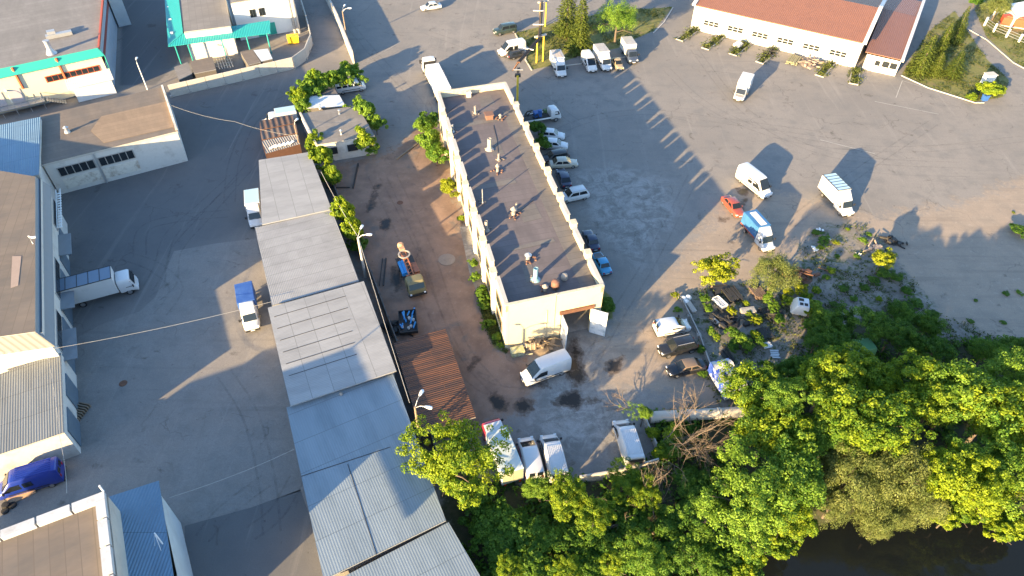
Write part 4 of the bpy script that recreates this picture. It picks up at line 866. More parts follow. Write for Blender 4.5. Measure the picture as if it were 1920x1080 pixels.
def car(T, col, kind='sedan', hood=None, roof=None, rails=False):
    """sedan / hatch / wagon / suv / old"""
    L, W, H, belt = {'sedan': (4.5, 1.74, 1.44, .92), 'hatch': (4.15, 1.72, 1.48, .92), 'wagon': (4.6, 1.76, 1.5, .94), 'suv': (4.65, 1.86, 1.72, 1.08), 'old': (4.1, 1.62, 1.42, .88), 'jeep': (4.75, 1.86, 1.86, 1.16)}[kind]
    l, hw = L/2, W/2; low = .2 if kind not in ('suv', 'jeep') else .28
    box = kind in ('old', 'jeep'); bz = belt-.02
    hz = belt-.10 if not box else belt-.04
    st = [(-l, hw*.8, low+.15, bz-.16, hw*.72), (-l+.08, hw*.92, low+.03, bz-.05, hw*.8), (-l+.45, hw*.99, low, bz, hw*.86), (-.6, hw, low, bz, hw*.9), (.4, hw, low, bz, hw*.9), (l-1.15, hw*.99, low, bz-.02, hw*.86), (l-.5, hw*.96, low, hz-.02, hw*.8), (l-.12, hw*(.9 if box else .84), low+.02, hz-.13 if not box else hz-.06, hw*.72), (l, hw*(.82 if box else .68), low+.1, hz-.3 if not box else hz-.14, hw*.6)]
    body_loft(st, 'body', col, T)
    if hood: mb = MB(); mb.slab([(l-1.2, -hw*.76, bz+.03), (l-.22, -hw*.66, hz-.02), (l-.22, hw*.66, hz-.02), (l-1.2, hw*.76, bz+.03)], .04); mb.build('bonnet', hood, T, label='black bonnet')
    x1 = l-1.12; x2 = l-1.85 if kind != 'jeep' else l-1.7
    x3, x4 = {'sedan': (-l+1.2, -l+.55), 'hatch': (-l+.75, -l+.18), 'wagon': (-l+.5, -l+.1), 'suv': (-l+.6, -l+.14), 'old': (-l+1.15, -l+.8), 'jeep': (-l+.22, -l+.1)}[kind]
    wb, wt = hw*.9, hw*.74
    zt = H-.035
    # cabin: frustum in body colour with crowned roof
    mb = MB(); rings = []
    for x, y, z in ((x4, wb, bz-.03), (x3, wt, zt), ((x2+x3)/2, wt*1.02, zt+.03), (x2, wt, zt), (x1, wb, bz-.03)):
        rings.append((x, y, z))
    a, b_, c, d, e = rings
    vs = []
    for x, y, z in rings: vs += [(x, -y, z), (x, 0, z+(.03 if z > bz else .0)), (x, y, z)]
    xm = c[0]; vs += [(xm, -wb, bz-.03), (xm, wb, bz-.03)]
    fs = [(0, 1, 4, 3), (1, 2, 5, 4), (3, 4, 7, 6), (4, 5, 8, 7), (6, 7, 10, 9), (7, 8, 11, 10), (9, 10, 13, 12), (10, 11, 14, 13), (0, 3, 6, 15), (15, 6, 9, 12), (2, 16, 8, 5), (16, 14, 11, 8)]
    mb.add(vs, fs); mb.build('cabin', roof or col, T, smooth=30, bevel=.035)
    e_ = .012
    P = gquad((x1, -wb, bz), (x1, wb, bz), (x2, wt, zt), (x2, -wt, zt), (.02, 0, .014)); P = [p+(sum(P, Vector())/4-p)*.10 for p in P]
    mb = MB(); mb.add(P, [(0, 1, 2, 3)]); mb.build('windscreen', GLASS, T)
    P = gquad((x4, wb, bz), (x4, -wb, bz), (x3, -wt, zt), (x3, wt, zt), (-.02, 0, .014)); P = [p+(sum(P, Vector())/4-p)*.12 for p in P]
    mb = MB(); mb.add(P, [(0, 1, 2, 3)]); mb.build('rear_window', GLASS, T)
    for s in (-1, 1):
        def side(xa_b, xa_t, xb_t, xb_b):
            lo, hi = .12, .84
            q = []
            for xb_, xt_, t in ((xa_b, xa_t, lo), (xb_b, xb_t, lo), (xb_b, xb_t, hi), (xa_b, xa_t, hi)):
                q.append((lerp(xb_, xt_, t), s*(lerp(wb, wt, t)+.016), lerp(bz-.03, zt, t)))
            mb = MB(); mb.add(q, [(0, 1, 2, 3)]); mb.build('side_window', GLASS, T)
        mid = (x2+x3)/2+.05
        side(mid+.06, mid+.06, x2-.10, x1-.2); side(x4+.22, x3+.14, mid-.06, mid-.06)
        mb = MB(); mb.box((x1-.32, s*(hw+.08), bz+.06), (.1, .18, .13)); mb.build('mirror', col if not box else PLASTIC, T, bevel=.02)
        if rails: mb = MB(); mb.bar((x2-.05, s*wt*.94, H+.04), (x3+.1, s*wt*.94, H+.04), .045); mb.build('roof_rail', STEELG, T)
    lights(T, l-.09, -l+.03, hw*.62, hz-.22 if not box else hz-.2, bz-.2)
    mb = MB(); mb.box((l-.02, 0, low+.16), (.12, W*.74, .16)); mb.build('bumper', PLASTIC if box else col, T, bevel=.03); mb = MB(); mb.box((-l+.02, 0, low+.18), (.12, W*.8, .18)); mb.build('bumper', PLASTIC if box else col, T, bevel=.03)
    mb = MB(); mb.box((l+.035, 0, low+.2), (.02, .5, .11)); mb.build('number_plate', PLATE, T); mb = MB(); mb.box((-l-.035, 0, low+.3), (.02, .5, .11)); mb.build('number_plate', PLATE, T)
    r = .31 if kind not in ('suv', 'jeep') else .37
    if kind == 'jeep': mb = MB(); mb.lathe((0, 0, 0), [(.36, -.1), (.36, .1)], 16); o = mb.build('spare_wheel', TYRE, T); o.rotation_euler = (0, pi/2, 0); o.location = (-l-.08, .1, .95)
    wheels(T, (l-.85, -l+.85), hw-.02, r)
def van(T, col, L=5.6, W=1.96, H=2.45, ribs=0, windows=0, side=None, rearopen=False, snub=False, lower=None):
    l, hw = L/2, W/2; low = .3; xb = l-(.6 if snub else .78); xt = l-(1.3 if snub else 1.85); hz = 1.15
    st = [(-l, hw*.93, low+.1, H-.12, hw*.82), (-l+.1, hw*.98, low, H-.03, hw*.86), (-l+1.0, hw, low, H, hw*.87), (xt-1.0, hw, low, H, hw*.87), (xt-.25, hw, low, H-.04, hw*.85), (xt, hw, low, H-.1, hw*.83), (xb, hw*.99, low, hz+.06, hw*.84), (xb+.3, hw*.96, low, hz-.08, hw*.8), (l-.15, hw*.88, low, hz-.22, hw*.7), (l, hw*.76, low+.08, hz-.42, hw*.6)]
    body_loft(st, 'body', col, T, 34)
    P = [Vector(p) for p in ((xb, -hw*.84, hz+.06), (xb, hw*.84, hz+.06), (xt, hw*.8, H-.1), (xt, -hw*.8, H-.1))]; c = sum(P, Vector())/4
    mb = MB(); mb.add([p+(c-p)*.09+Vector((.045, 0, .035)) for p in P], [(0, 1, 2, 3)]); mb.build('windscreen', GLASS, T)
    for s in (-1, 1):
        y = lambda z: s*(hw*.985-max(0, (z-low)/(H-low)-.6)*hw*.16+.018)
        q = [(xt-.75, y(1.25), 1.25), (xb-.12, y(1.25), 1.25), (xt+.08, y(H*.78), H*.78), (xt-.75, y(H*.78), H*.78)]
        mb = MB(); mb.add(q, [(0, 1, 2, 3)]); mb.build('side_window', GLASS, T)
        for k in range(windows if windows else 0):
            x1 = xt-.95-k*1.02; mb = MB(); mb.add([(x1-.85, y(1.3), 1.3), (x1, y(1.3), 1.3), (x1, y(H*.78), H*.78), (x1-.85, y(H*.78), H*.78)], [(0, 1, 2, 3)]); mb.build('side_window', GLASS, T)
        mb = MB(); mb.box((xb-.25, s*(hw+.14), 1.35), (.14, .24, .3)); mb.build('mirror', PLASTIC, T, bevel=.03)
        mb = MB(); mb.box((0, s*(hw+.006), .72), (L*.6, .02, .12)); mb.build('side_strip', lower or PLASTIC, T)
        if lower: mb = MB(); mb.box((-.35, s*(hw+.004), .78), (L*.72, .02, .7)); mb.build('side_panel', lower, T)
    lights(T, l-.13, -l+.02, hw*.7, .82, 1.25, .3, .26)
    mb = MB(); mb.box((l-.02, 0, .45), (.16, W*.74, .26)); mb.build('bumper', PLASTIC, T, bevel=.04); mb = MB(); mb.box((-l, 0, .42), (.14, W*.9, .2)); mb.build('bumper', PLASTIC, T, bevel=.03)
    mb = MB(); mb.box((l+.06, 0, .5), (.02, .52, .11)); mb.build('number_plate', PLATE, T)
    mb = MB(); mb.box((l-.07, 0, .72), (.06, W*.4, .12)); mb.build('grille', PLASTIC, T)
    if ribs:
        mb = MB()
        for k in range(ribs): mb.box((-l+.5+(xt-.5+l-.5)*.5, (k/(ribs-1)-.5)*W*.72, H+.02), (xt-.5+l-.5, .075, .07))
        mb.build('roof_ribs', col, T)
    if rearopen: mb = MB(); mb.box((-l-.01, 0, 1.35), (.06, W*.74, 1.7)); mb.build('rear_window', DARKIN, T)  # dark panel painted in for the shaded interior of the open rear
    else:
        for s in (-1, 1): mb = MB(); mb.box((-l-.0, s*hw*.42, 1.72), (.05, W*.3, .55)); mb.build('rear_window', GLASS, T)
    wheels(T, (l-.95, -l+1.15), hw-.03, .34)
def boxtruck(T, cabm, boxm, roofm=None, L=6.2, boxL=3.9, W=2.1, H=3.0, ribs=0, cab='bonnet', fairing=False, lower=None, rearm=None, stripe=None, bonnet=None, cabH=2.15, patch=None):
    """separate cab and cargo box on a steel chassis"""
    l = L/2; hw = W/2; cw = min(hw, 1.0) if cab == 'bonnet' else hw*.97
    xr = -l; xf = -l+boxL
    mb = MB(); mb.box((-l+L*.45, .42, .62), (L*.88, .12, .2)); mb.box((-l+L*.45, -.42, .62), (L*.88, .12, .2)); mb.box((xr+.3, 0, .5), (.12, W*.8, .16)); mb.build('chassis', CHASSIS, T)
    mb = MB(); mb.box((xr+boxL/2, 0, (H+.9)/2), (boxL, W, H-.9)); mb.build('cargo_box', boxm, T, bevel=.03)
    mb = MB(); mb.box((xr+boxL/2, 0, H+.012), (boxL-.12, W-.12, .04)); mb.build('box_roof', roofm or boxm, T)
    if ribs:
        mb = MB()
        for k in range(ribs+1): mb.box((xr+.06+(boxL-.12)*k/ribs, 0, H+.02), (.07, W, .09))
        for s in (-1, 1): mb.box((xr+boxL/2, s*(hw-.03), H+.02), (boxL, .07, .09))
        mb.build('roof_frame', CHASSIS, T)
    if stripe:
        for s in (-1, 1): mb = MB(); mb.box((xr+boxL/2, s*(hw+.004), 1.02), (boxL*.98, .02, .22)); mb.build('side_stripe', stripe, T)
    if patch: mb = MB(); mb.box((xr+boxL/2+.1, 0.1, H+.04), (boxL*.8, W*.45, .03)); mb.build('roof_patch', patch, T)
    mb = MB(); mb.box((xr-.01, 0, (H+.9)/2), (.05, W*.92, H-1.1)); mb.box((xr-.03, 0, (H+.9)/2), (.04, .06, H-1.2)); mb.build('rear_door', rearm or boxm, T)
    cl = l-xf
    if cab == 'bonnet':
        hz = 1.1; xb = l-.85; xt = l-1.4; x0 = xf+.06
        st = [(x0, cw*.97, .35, cabH-.06, cw*.84), (x0+.12, cw, .35, cabH, cw*.86), (xt-.08, cw, .35, cabH-.02, cw*.84), (xt+.1, cw, .35, cabH-.14, cw*.82), (xb, cw*.99, .35, hz+.06, cw*.84), (xb+.3, cw*.95, .35, hz-.06, cw*.78), (l-.14, cw*.88, .35, hz-.2, cw*.68), (l, cw*.76, .42, hz-.4, cw*.58)]
    else:
        hz = 1.2; xb = l-.14; xt = l-.5; x0 = xf+.12
        st = [(x0, cw*.97, .55, cabH-.08, cw*.84), (x0+.12, cw, .5, cabH, cw*.86), (xt-.1, cw, .5, cabH, cw*.86), (xt+.08, cw, .5, cabH-.12, cw*.84), (xb, cw*.98, .45, hz+.05, cw*.9), (l-.03, cw*.95, .45, hz-.2, cw*.9), (l, cw*.9, .5, hz-.55, cw*.85)]
    body_loft(st, 'cab', cabm, T, 34)
    if bonnet: mb = MB(); mb.slab([(xb+.05, -cw*.8, hz+.075), (l-.2, -cw*.66, hz-.12), (l-.2, cw*.66, hz-.12), (xb+.05, cw*.8, hz+.075)], .05); mb.build('bonnet', bonnet, T)
    zt = cabH-.14 if cab == 'bonnet' else cabH-.12
    xtt = xt+.1 if cab == 'bonnet' else xt+.08
    P = [Vector(p) for p in ((xb, -cw*.86, hz+.06), (xb, cw*.86, hz+.06), (xtt, cw*.82, zt), (xtt, -cw*.82, zt))]; c = sum(P, Vector())/4
    mb = MB(); mb.add([p+(c-p)*.08+Vector((.045, 0, .035)) for p in P], [(0, 1, 2, 3)]); mb.build('windscreen', GLASS, T)
    for s in (-1, 1):
        y1, y2 = s*(cw*.99+.012), s*(cw*.93+.012); z1, z2 = hz+.1, cabH*.83
        mb = MB(); mb.add([(xtt-.75, y1, z1), (xb-.12, y1, z1), (xtt-.02, y2, z2), (xtt-.75, y2, z2)], [(0, 1, 2, 3)]); mb.build('side_window', GLASS, T)
        mb = MB(); mb.box((xb-.15, s*(cw+.17), 1.5), (.12, .28, .34)); mb.build('mirror', PLASTIC, T, bevel=.03)
    if fairing:
        mb = MB(); rr = []
        for x, z in ((xf+.02, H-.02), (xf+.3, H-.05), (xtt+.0, cabH-.02)): rr.append([Vector((x, -cw*.85, cabH-.15)), Vector((x, cw*.85, cabH-.15)), Vector((x, cw*.8, z)), Vector((x, -cw*.8, z))])
        mb.loft(rr); mb.build('roof_fairing', cabm, T, bevel=.05, smooth=40)
    lights(T, l-.12 if cab == 'bonnet' else l-.02, -l+.02, cw*.7, .8, .75, .28, .22)
    mb = MB(); mb.box((l-.02, 0, .45), (.18, cw*1.7, .26)); mb.build('bumper', PLASTIC if cab == 'bonnet' else cabm, T, bevel=.04)
    mb = MB(); mb.box((l+.08, 0, .48), (.02, .52, .11)); mb.build('number_plate', PLATE, T)
    if lower:
        for s in (-1, 1): mb = MB(); mb.box((l-cl*.5, s*(cw+.004), .8), (cl*.7, .02, .5)); mb.build('cab_side_panel', lower, T)
    r = .36 if cab == 'bonnet' else .45
    wheels(T, (l-.95 if cab == 'bonnet' else l-1.0, -l+boxL*.33), cw-.03, r, .24)
# paints
P_W = paint('white_car_paint', (.56, .565, .57)); P_S = paint('silver_car_paint', (.42, .44, .46)); P_BK = paint('black_car_paint', (.012, .013, .016)); P_GR = paint('dark_green_paint', (.025, .04, .035))
P_BG = paint('beige_car_paint', (.42, .38, .3)); P_BG2 = paint('sand_car_paint', (.36, .27, .16)); P_R = paint('faded_red_paint', (.28, .06, .035)); P_BL = paint('bright_blue_paint', (.04, .28, .5)); P_NV = paint('navy_paint', (.02, .03, .07))
P_RB = paint('royal_blue_paint', (.008, .028, .24)); P_PK = paint('pink_van_paint', (.5, .11, .2)); P_RD = paint('crimson_paint', (.42, .03, .06)); P_GN = paint('pale_green_paint', (.16, .36, .17)); P_DB = paint('dark_blue_grey_paint', (.04, .055, .09))
BOXW = mat('white_box_panel', (.54, .545, .54), .5, 0, .06, 1.2, col2=(.43, .43, .42), var2=.7, thr=(.52, .75))
BOXG = mat('grey_box_roof', (.3, .3, .31), .6, 0, .1, 1.2, col2=(.4, .39, .37), var2=.8)
TARPB = mat('blue_tarpaulin', (.03, .09, .3), .55, 0, .12, 1.4, col2=(.06, .14, .36), var2=1, thr=(.45, .7), bump=.3)
TARPC = mat('faded_blue_tarp', (.035, .13, .29), .55, 0, .1, 1.4, col2=(.05, .18, .36), var2=.9, thr=(.45, .7), bump=.3)
TARPL = mat('pale_blue_panel', (.36, .52, .62), .5, 0, .08, 1.2)
ROOFBL = mat('translucent_blue_roof', (.145, .2, .27), .45, 0, .1, 1.5)
gv, gc, gt = 'vans parked in the yard', 'cars parked in the yard', 'trucks parked in the yard'
car(place('parked_car', 'silver sedan alone on the road at the top edge', 'car', (788, 14), (828, 8), .7, .7, gc), P_S, 'sedan')
car(place('parked_jeep', 'dark green off-roader with rear spare wheel beside the grass island', 'jeep', (926, 58), (967, 50), .9, .9, gc), P_GR, 'jeep')
van(place('parked_van', 'white passenger van parked behind the small black car by the grass island', 'van', (932, 96), (986, 83), 1.1, 1.3, gv), P_W, 5.4, 1.98, 2.5, windows=1)
car(place('parked_car', 'small black hatchback half hidden behind the sloping cable tray', 'car', (990, 95), (950, 104), .8, .8, gc), P_BK, 'hatch')
boxtruck(place('parked_truck', 'white box truck with a grey tarp roof at the foot of the yellow posts', 'truck', (1052, 139), (1043, 96), .5, 2.9, gt), P_W, BOXW, BOXG, 6.0, 3.4, 2.1, 2.85, patch=mat('tan_tarp_patch', (.42, .36, .3), .7), fairing=True)
van(place('parked_van', 'white panel van at the edge of the grass island left of the boxy white truck', 'van', (1111, 133), (1099, 95), .4, 2.2, gv), P_W, 5.2, 1.95, 2.35)
boxtruck(place('parked_truck', 'white box truck between the white panel van and the old sand-coloured sedan', 'truck', (1138, 129), (1124, 83), .5, 3.0, gt), P_W, BOXW, BOXG, 6.0, 3.5, 2.15, 2.95, fairing=True)
car(place('parked_car', 'old sand-coloured sedan squeezed between two white box trucks', 'car', (1162, 126), (1154, 107), .6, 1.2, gc), P_BG2, 'old')
boxtruck(place('parked_truck', 'white box truck with a dark blue cab under the birch', 'truck', (1188, 116), (1175, 68), .5, 3.0, gt), P_DB, BOXW, BOXG, 6.0, 3.5, 2.15, 2.9)
boxtruck(place('parked_truck', 'white box truck with a grey cab roof standing alone before the red-roofed garage', 'truck', (1384, 187), (1404, 137), .5, 2.9, gt), P_S, BOXW, mat('white_box_roof', (.6, .6, .6), .5), 6.0, 3.6, 2.15, 2.9, bonnet=mat('grey_bonnet', (.2, .2, .21), .4))
car(place('parked_car', 'white hatchback farthest in the row beside the warehouse', 'car', (1055, 252), (1016, 248), .8, .9, gc), P_W, 'hatch')
car(place('parked_car', 'white sedan second in the row beside the warehouse, between white and black cars', 'car', (1058, 270), (1020, 266), .8, .9, gc), P_W, 'sedan')
car(place('parked_car', 'black estate car parked nose to the warehouse wall', 'car', (1021, 294), (1060, 287), .9, .9, gc), P_BK, 'wagon')
car(place('parked_car', 'beige sedan with its nose to the open yard beside the warehouse', 'car', (1082, 303), (1031, 306), .7, .7, gc), P_BG, 'sedan')
car(place('parked_car', 'navy sedan in shade beyond the white off-roader', 'car', (1051, 317), (1063, 346), .8, .8, gc), P_NV, 'sedan')
car(place('parked_car', 'white off-roader with black side windows nosed up to the warehouse', 'car', (1055, 369), (1096, 359), .8, .9, gc), P_W, 'suv', rails=True)
car(place('parked_car', 'dark old sedan directly behind the bright blue sedan', 'car', (1100, 431), (1117, 467), .7, .7, gc), P_NV, 'old')
car(place('parked_car', 'bright blue old sedan with a black bonnet beside the warehouse corner', 'car', (1118, 474), (1139, 511), .7, .7, gc), P_BL, 'old', hood=P_BK)
van(place('parked_van', 'tall white van with one side window out on the sunlit yard', 'van', (1436, 366), (1397, 309), .5, 2.6, gv), P_W, 6.3, 2.02, 2.7, windows=1)
boxtruck(place('parked_truck', 'white box truck with dark roof frame ribs at the right of the sunlit yard', 'truck', (1592, 404), (1554, 326), .5, 3.1, gt), P_W, BOXW, TARPL, 6.7, 4.1, 2.2, 3.15, ribs=6, fairing=True, cabH=2.2)
car(place('parked_car', 'red sedan between the tall white van and the blue tarp truck', 'car', (1385, 400), (1365, 369), .5, 1.0, gc), P_R, 'sedan')
boxtruck(place('parked_truck', 'small truck with a blue tarp and white roof stripe beside the red sedan', 'truck', (1438, 464), (1412, 399), .5, 3.0, gt), P_W, TARPC, TARPC, 6.0, 3.6, 2.1, 2.9, patch=mat('white_roof_sheet', (.62, .6, .58), .6), fairing=True, stripe=P_R)
van(place('parked_van', 'small white delivery van with rounded rear beside the black off-roader', 'van', (1288, 609), (1233, 614), .7, 1.1, gv), P_W, 4.4, 1.8, 1.85)
car(place('parked_car', 'shiny black off-roader with silver roof rails parked beside the scrap yard', 'car', (1239, 656), (1303, 640), .8, 1., gc), P_BK, 'suv', rails=True)
car(place('parked_car', 'black sedan with a dusty brown roof nearest to the concrete pipe', 'car', (1255, 694), (1318, 680), .7, .8, gc), P_BK, 'sedan', roof=mat('dusty_roof', (.15, .11, .08), .6, 0, .2, 2))
van(place('parked_van', 'white panel van standing in front of the open warehouse gate', 'van', (985, 707), (1060, 671), .9, 1.7, gv), P_W, 5.7, 2.0, 2.5)
van(place('parked_van', 'white van with pink sides between the red truck and the other white van', 'van', (985, 822), (1005, 886), .8, 1.9, gv), P_W, 5.0, 1.95, 2.0, lower=P_PK)
van(place('parked_van', 'white ribbed-roof van right of the pink-sided van', 'van', (1028, 818), (1049, 886), .8, 2.1, gv), P_W, 5.5, 2.03, 2.4, ribs=9)
van(place('parked_van', 'white ribbed-roof van with open dark rear beside the creeper fence', 'van', (1163, 788), (1194, 860), .8, 2.3, gv), P_W, 5.7, 2.03, 2.5, ribs=9, rearopen=True)
T = place('parked_truck', 'box truck with pale blue roof and crimson cab beside the round leafy tree', 'truck', (918, 782), (962, 884), 2.2, 3.0, gt)
boxtruck(T, P_RD, mat('pale_blue_box', (.42, .52, .56), .5, 0, .1, 1, col2=(.52, .54, .52), var2=1), None, 7.2, 5.0, 2.3, 3.0, cab='flat', rearm=mat('greenish_rear_door', (.3, .3, .2), .6), stripe=P_RD, cabH=2.3)
mb = MB(); mb.box((2.15, 0, 2.36), (1.25, 1.9, .08)); mb.build('cab_roof', P_W, T, bevel=.03)
boxtruck(place('parked_truck', 'long white truck with a blue panelled roof backed to the loading doors', 'truck', (250, 528), (118, 556), 1.0, 1.6, gt), P_W, BOXW, ROOFBL, 8.6, 6.5, 2.45, 3.4, ribs=5, cab='flat', cabH=2.5)
boxtruck(place('parked_truck', 'white van-truck with a pale blue roof close against the shed wall', 'truck', (481, 421), (471, 358), .5, 2.8, gt), P_W, BOXW, TARPL, 5.9, 3.5, 2.05, 2.8, fairing=True)
boxtruck(place('parked_truck', 'white-cabbed truck with a royal blue tarp in the left yard', 'truck', (474, 618), (455, 529), .5, 2.8, gt), P_W, TARPB, TARPB, 6.3, 3.5, 2.1, 2.7, fairing=True)
van(place('parked_van', 'royal blue high-roof van beside the sunlit end wall in the lower left', 'van', (6, 917), (98, 880), .8, 1.6, gv), P_RB, 6.0, 2.0, 2.5, windows=1, ribs=7)
van(place('parked_minibus', 'white minibus with dark windows under the hedge', 'minibus', (680, 158), (632, 164), .9, 1.1, gv), P_W, 5.4, 1.95, 2.2, windows=3, snub=True)
boxtruck(place('parked_truck', 'white van-truck half hidden beside the rusty containers', 'truck', (494, 230), (552, 206), .8, 2.2, gt), P_W, BOXW, TARPL, 5.8, 3.4, 2.0, 2.5)
# green van body under the trees
van(place('abandoned_van', 'pale green van roof showing between the dark trees', 'van', (1564, 662), (1625, 646), 1.8, 2.4, gv), P_GN, 5.6, 2.1, 2.6)
# articulated lorry behind the warehouse
T = place('semi_trailer_truck', 'articulated lorry with a white cab and long white trailer behind the warehouse', 'lorry', (799, 97), (822, 144), 3.4, 3.4, gt)
mb = MB(); mb.box((-4.6, 0, 2.25), (9.2, 2.5, 2.3)); tr = mb.build('trailer', BOXW, T, bevel=.04); mb = MB(); mb.box((-4.6, 0, 3.42), (9.1, 2.4, .06)); mb.build('trailer_roof', mat('bright_white_roof', (.72, .72, .7), .5), tr)
mb = MB(); mb.box((-3, 0, 1.0), (11, 1.0, .3)); mb.build('chassis', CHASSIS, T)
st = [(2.5, 1.2, .8, 2.9, 1.1), (2.6, 1.25, .6, 3.1, 1.12), (3.6, 1.25, .5, 3.1, 1.1), (3.95, 1.24, .5, 2.8, 1.08), (4.25, 1.22, .5, 1.5, 1.12), (4.3, 1.2, .55, 1.0, 1.1)]; body_loft(st, 'cab', P_W, T)
mb = MB(); mb.box((2.44, 0, 1.75), (.14, 2.3, 1.9)); mb.box((1.2, 0, 1.3), (2.2, 1.6, .5)); mb.build('cab_back', PLASTIC, T)
mb = MB(); mb.add([(4.3, -1.05, 1.6), (4.3, 1.05, 1.6), (4.02, 1., 2.9), (4.02, -1., 2.9)], [(0, 1, 2, 3)]); mb.build('windscreen', GLASS, T)
for s in (-1, 1):
    mb = MB(); mb.add([(3.0, s*1.26, 1.7), (4.0, s*1.25, 1.7), (3.85, s*1.2, 2.7), (3.0, s*1.2, 2.7)], [(0, 1, 2, 3)]); mb.build('side_window', GLASS, T); mb = MB(); mb.box((4.0, s*1.45, 2.1), (.2, .3, .7)); mb.build('mirror', PLASTIC, T)
mb = MB(); mb.lathe((1.6, .9, .9), [(.3, -.4), (.3, .9)], 12); mb.build('air_tank', STEELG, T); wheels(T, (3.4, .6, -6.2, -7.4), 1.2, .5, .3); lights(T, 4.28, -8.9, .95, .9, 1.0)
# flatbed tow truck with a load of machinery
T = place('tow_truck', 'white flatbed tow truck loaded with blue machinery beside the warehouse', 'tow truck', (1046, 212), (982, 222), 1.0, 1.1, gt)
st = [(1.5, .98, .55, 2.2, .84), (1.65, 1.02, .5, 2.3, .86), (2.6, 1.02, .5, 2.28, .86), (2.95, 1.0, .5, 2.0, .86), (3.3, .98, .45, 1.25, .9), (3.36, .95, .5, .9, .88)]; body_loft(st, 'cab', P_W, T)
mb = MB(); mb.add([(3.34, -.86, 1.32), (3.34, .86, 1.32), (3.0, .8, 1.98), (3.0, -.8, 1.98)], [(0, 1, 2, 3)]); mb.build('windscreen', GLASS, T)
for s in (-1, 1): mb = MB(); mb.add([(2.2, s*1.03, 1.35), (3.05, s*1.02, 1.35), (2.85, s*.96, 1.95), (2.2, s*.96, 1.95)], [(0, 1, 2, 3)]); mb.build('side_window', GLASS, T); mb = MB(); mb.box((-.9, s*1.05, 1.0), (4.7, .1, .22)); mb.build('bed_rail', WHITEM, T)
mb = MB(); mb.box((-.9, 0, .9), (4.7, 2.1, .12)); mb.box((-.6, 0, .65), (5.5, .8, .25)); mb.build('flatbed', CHASSIS, T); wheels(T, (2.4, -1.6), 1.0, .4, .24); lights(T, 3.33, -3.2, .75, .8, .8)
c0 = T.matrix_basis.copy(); mb = MB(); MW = Matrix.Translation(T.location) @ Matrix.Rotation(T.rotation_euler.z, 4, 'Z'); L_ = MW.to_translation()
Tb_ = thing('machine_load', 'blue and black dismantled machine lying on the tow truck bed', 'machinery', (L_.x, L_.y, .97), T.rotation_euler.z)
mb = MB(); mb.box((-.6, .1, .5), (1.3, 1.0, .9)); mb.box((-.3, -.2, 1.1), (.6, .5, .5)); mb.build('engine_block', mat('machine_blue', (.02, .09, .3), .5, 0, .2, 3), Tb_, bevel=.05)
mb = MB()
for k in range(12): a = Vector((rng.uniform(-2.9, .9), rng.uniform(-.8, .8), rng.uniform(.1, .6))); mb.bar(a, a+Vector((rng.uniform(-1.2, 1.2), rng.uniform(-.5, .5), rng.uniform(-.1, .6))), .14)
mb.tube([(-2.8, .5, .3), (-2.3, .5, 1.0), (-1.4, .4, 1.1)], .12, 8); mb.build('frame_part', DARKM, Tb_); mb = MB(); mb.box((.85, .3, .6), (.5, .6, .8)); mb.build('green_box', mat('olive_paint', (.08, .12, .04), .6), Tb_, bevel=.04)
# truck-mounted drill rig in the dirt yard
T = place('drill_truck', 'old olive truck carrying an orange drill mast and blue tanks in the dirt lane', 'truck', (785, 553), (757, 482), .9, 1.2, gt)
OLV = mat('olive_cab_paint', (.16, .14, .07), .6, 0, .15, 2); ORG = mat('orange_machine_paint', (.42, .15, .06), .6, 0, .25, 3, col2=(.2, .08, .05), var2=2); MBL = mat('machine_sky_blue', (.03, .24, .55), .45, 0, .1, 2)
mb = MB(); mb.box((-.3, .45, .95), (7.0, .14, .26)); mb.box((-.3, -.45, .95), (7.0, .14, .26)); mb.box((-1.2, 0, 1.12), (5.0, 2.3, .12)); mb.build('chassis', CHASSIS, T)
st = [(1.4, 1.1, .9, 2.3, 1.0), (1.5, 1.18, .8, 2.45, 1.04), (2.6, 1.18, .75, 2.45, 1.02), (2.85, 1.16, .75, 2.25, 1.0), (3.2, 1.14, .7, 1.55, 1.08), (3.3, 1.12, .75, 1.0, 1.05)]; body_loft(st, 'cab', OLV, T)
mb = MB(); mb.add([(3.27, -1.0, 1.6), (3.27, 1.0, 1.6), (2.93, .95, 2.25), (2.93, -.95, 2.25)], [(0, 1, 2, 3)]); mb.build('windscreen', GLASS, T)
for s in (-1, 1): mb = MB(); mb.add([(2.1, s*1.19, 1.6), (2.95, s*1.18, 1.6), (2.8, s*1.1, 2.2), (2.1, s*1.1, 2.2)], [(0, 1, 2, 3)]); mb.build('side_window', GLASS, T)
mb = MB(); mb.box((3.38, 0, .75), (.2, 2.3, .3)); mb.build('bumper', PLASTIC, T)
for k in range(2): mb = MB(); mb.tube([(-2.4, -.85+k*.42, 1.55+k*.1), (.1, -.85+k*.42, 1.55+k*.1)], .27, 14); mb.build('blue_tank', MBL, T, smooth=40)
mb = MB(); mb.box((-.4, .75, 1.6), (1.9, .7, .8)); mb.box((.9, .2, 1.5), (.5, 1.6, .7)); mb.box((.95, -.5, 1.9), (.4, .5, .4)); mb.build('engine_cover', ORG, T, bevel=.04)
mb = MB()
for s in (-.28, .28): mb.bar((1.0, s-.1, 2.1), (-4.3, s-.1, 2.75), .14)
for k in range(9): x = .7-k*.58; z = 2.14+(1.0-x)*.1226; mb.bar((x, -.38, z), (x-.25, .18, z+.03), .07)
mb.build('drill_mast', ORG, T)
mb = MB(); n = 22
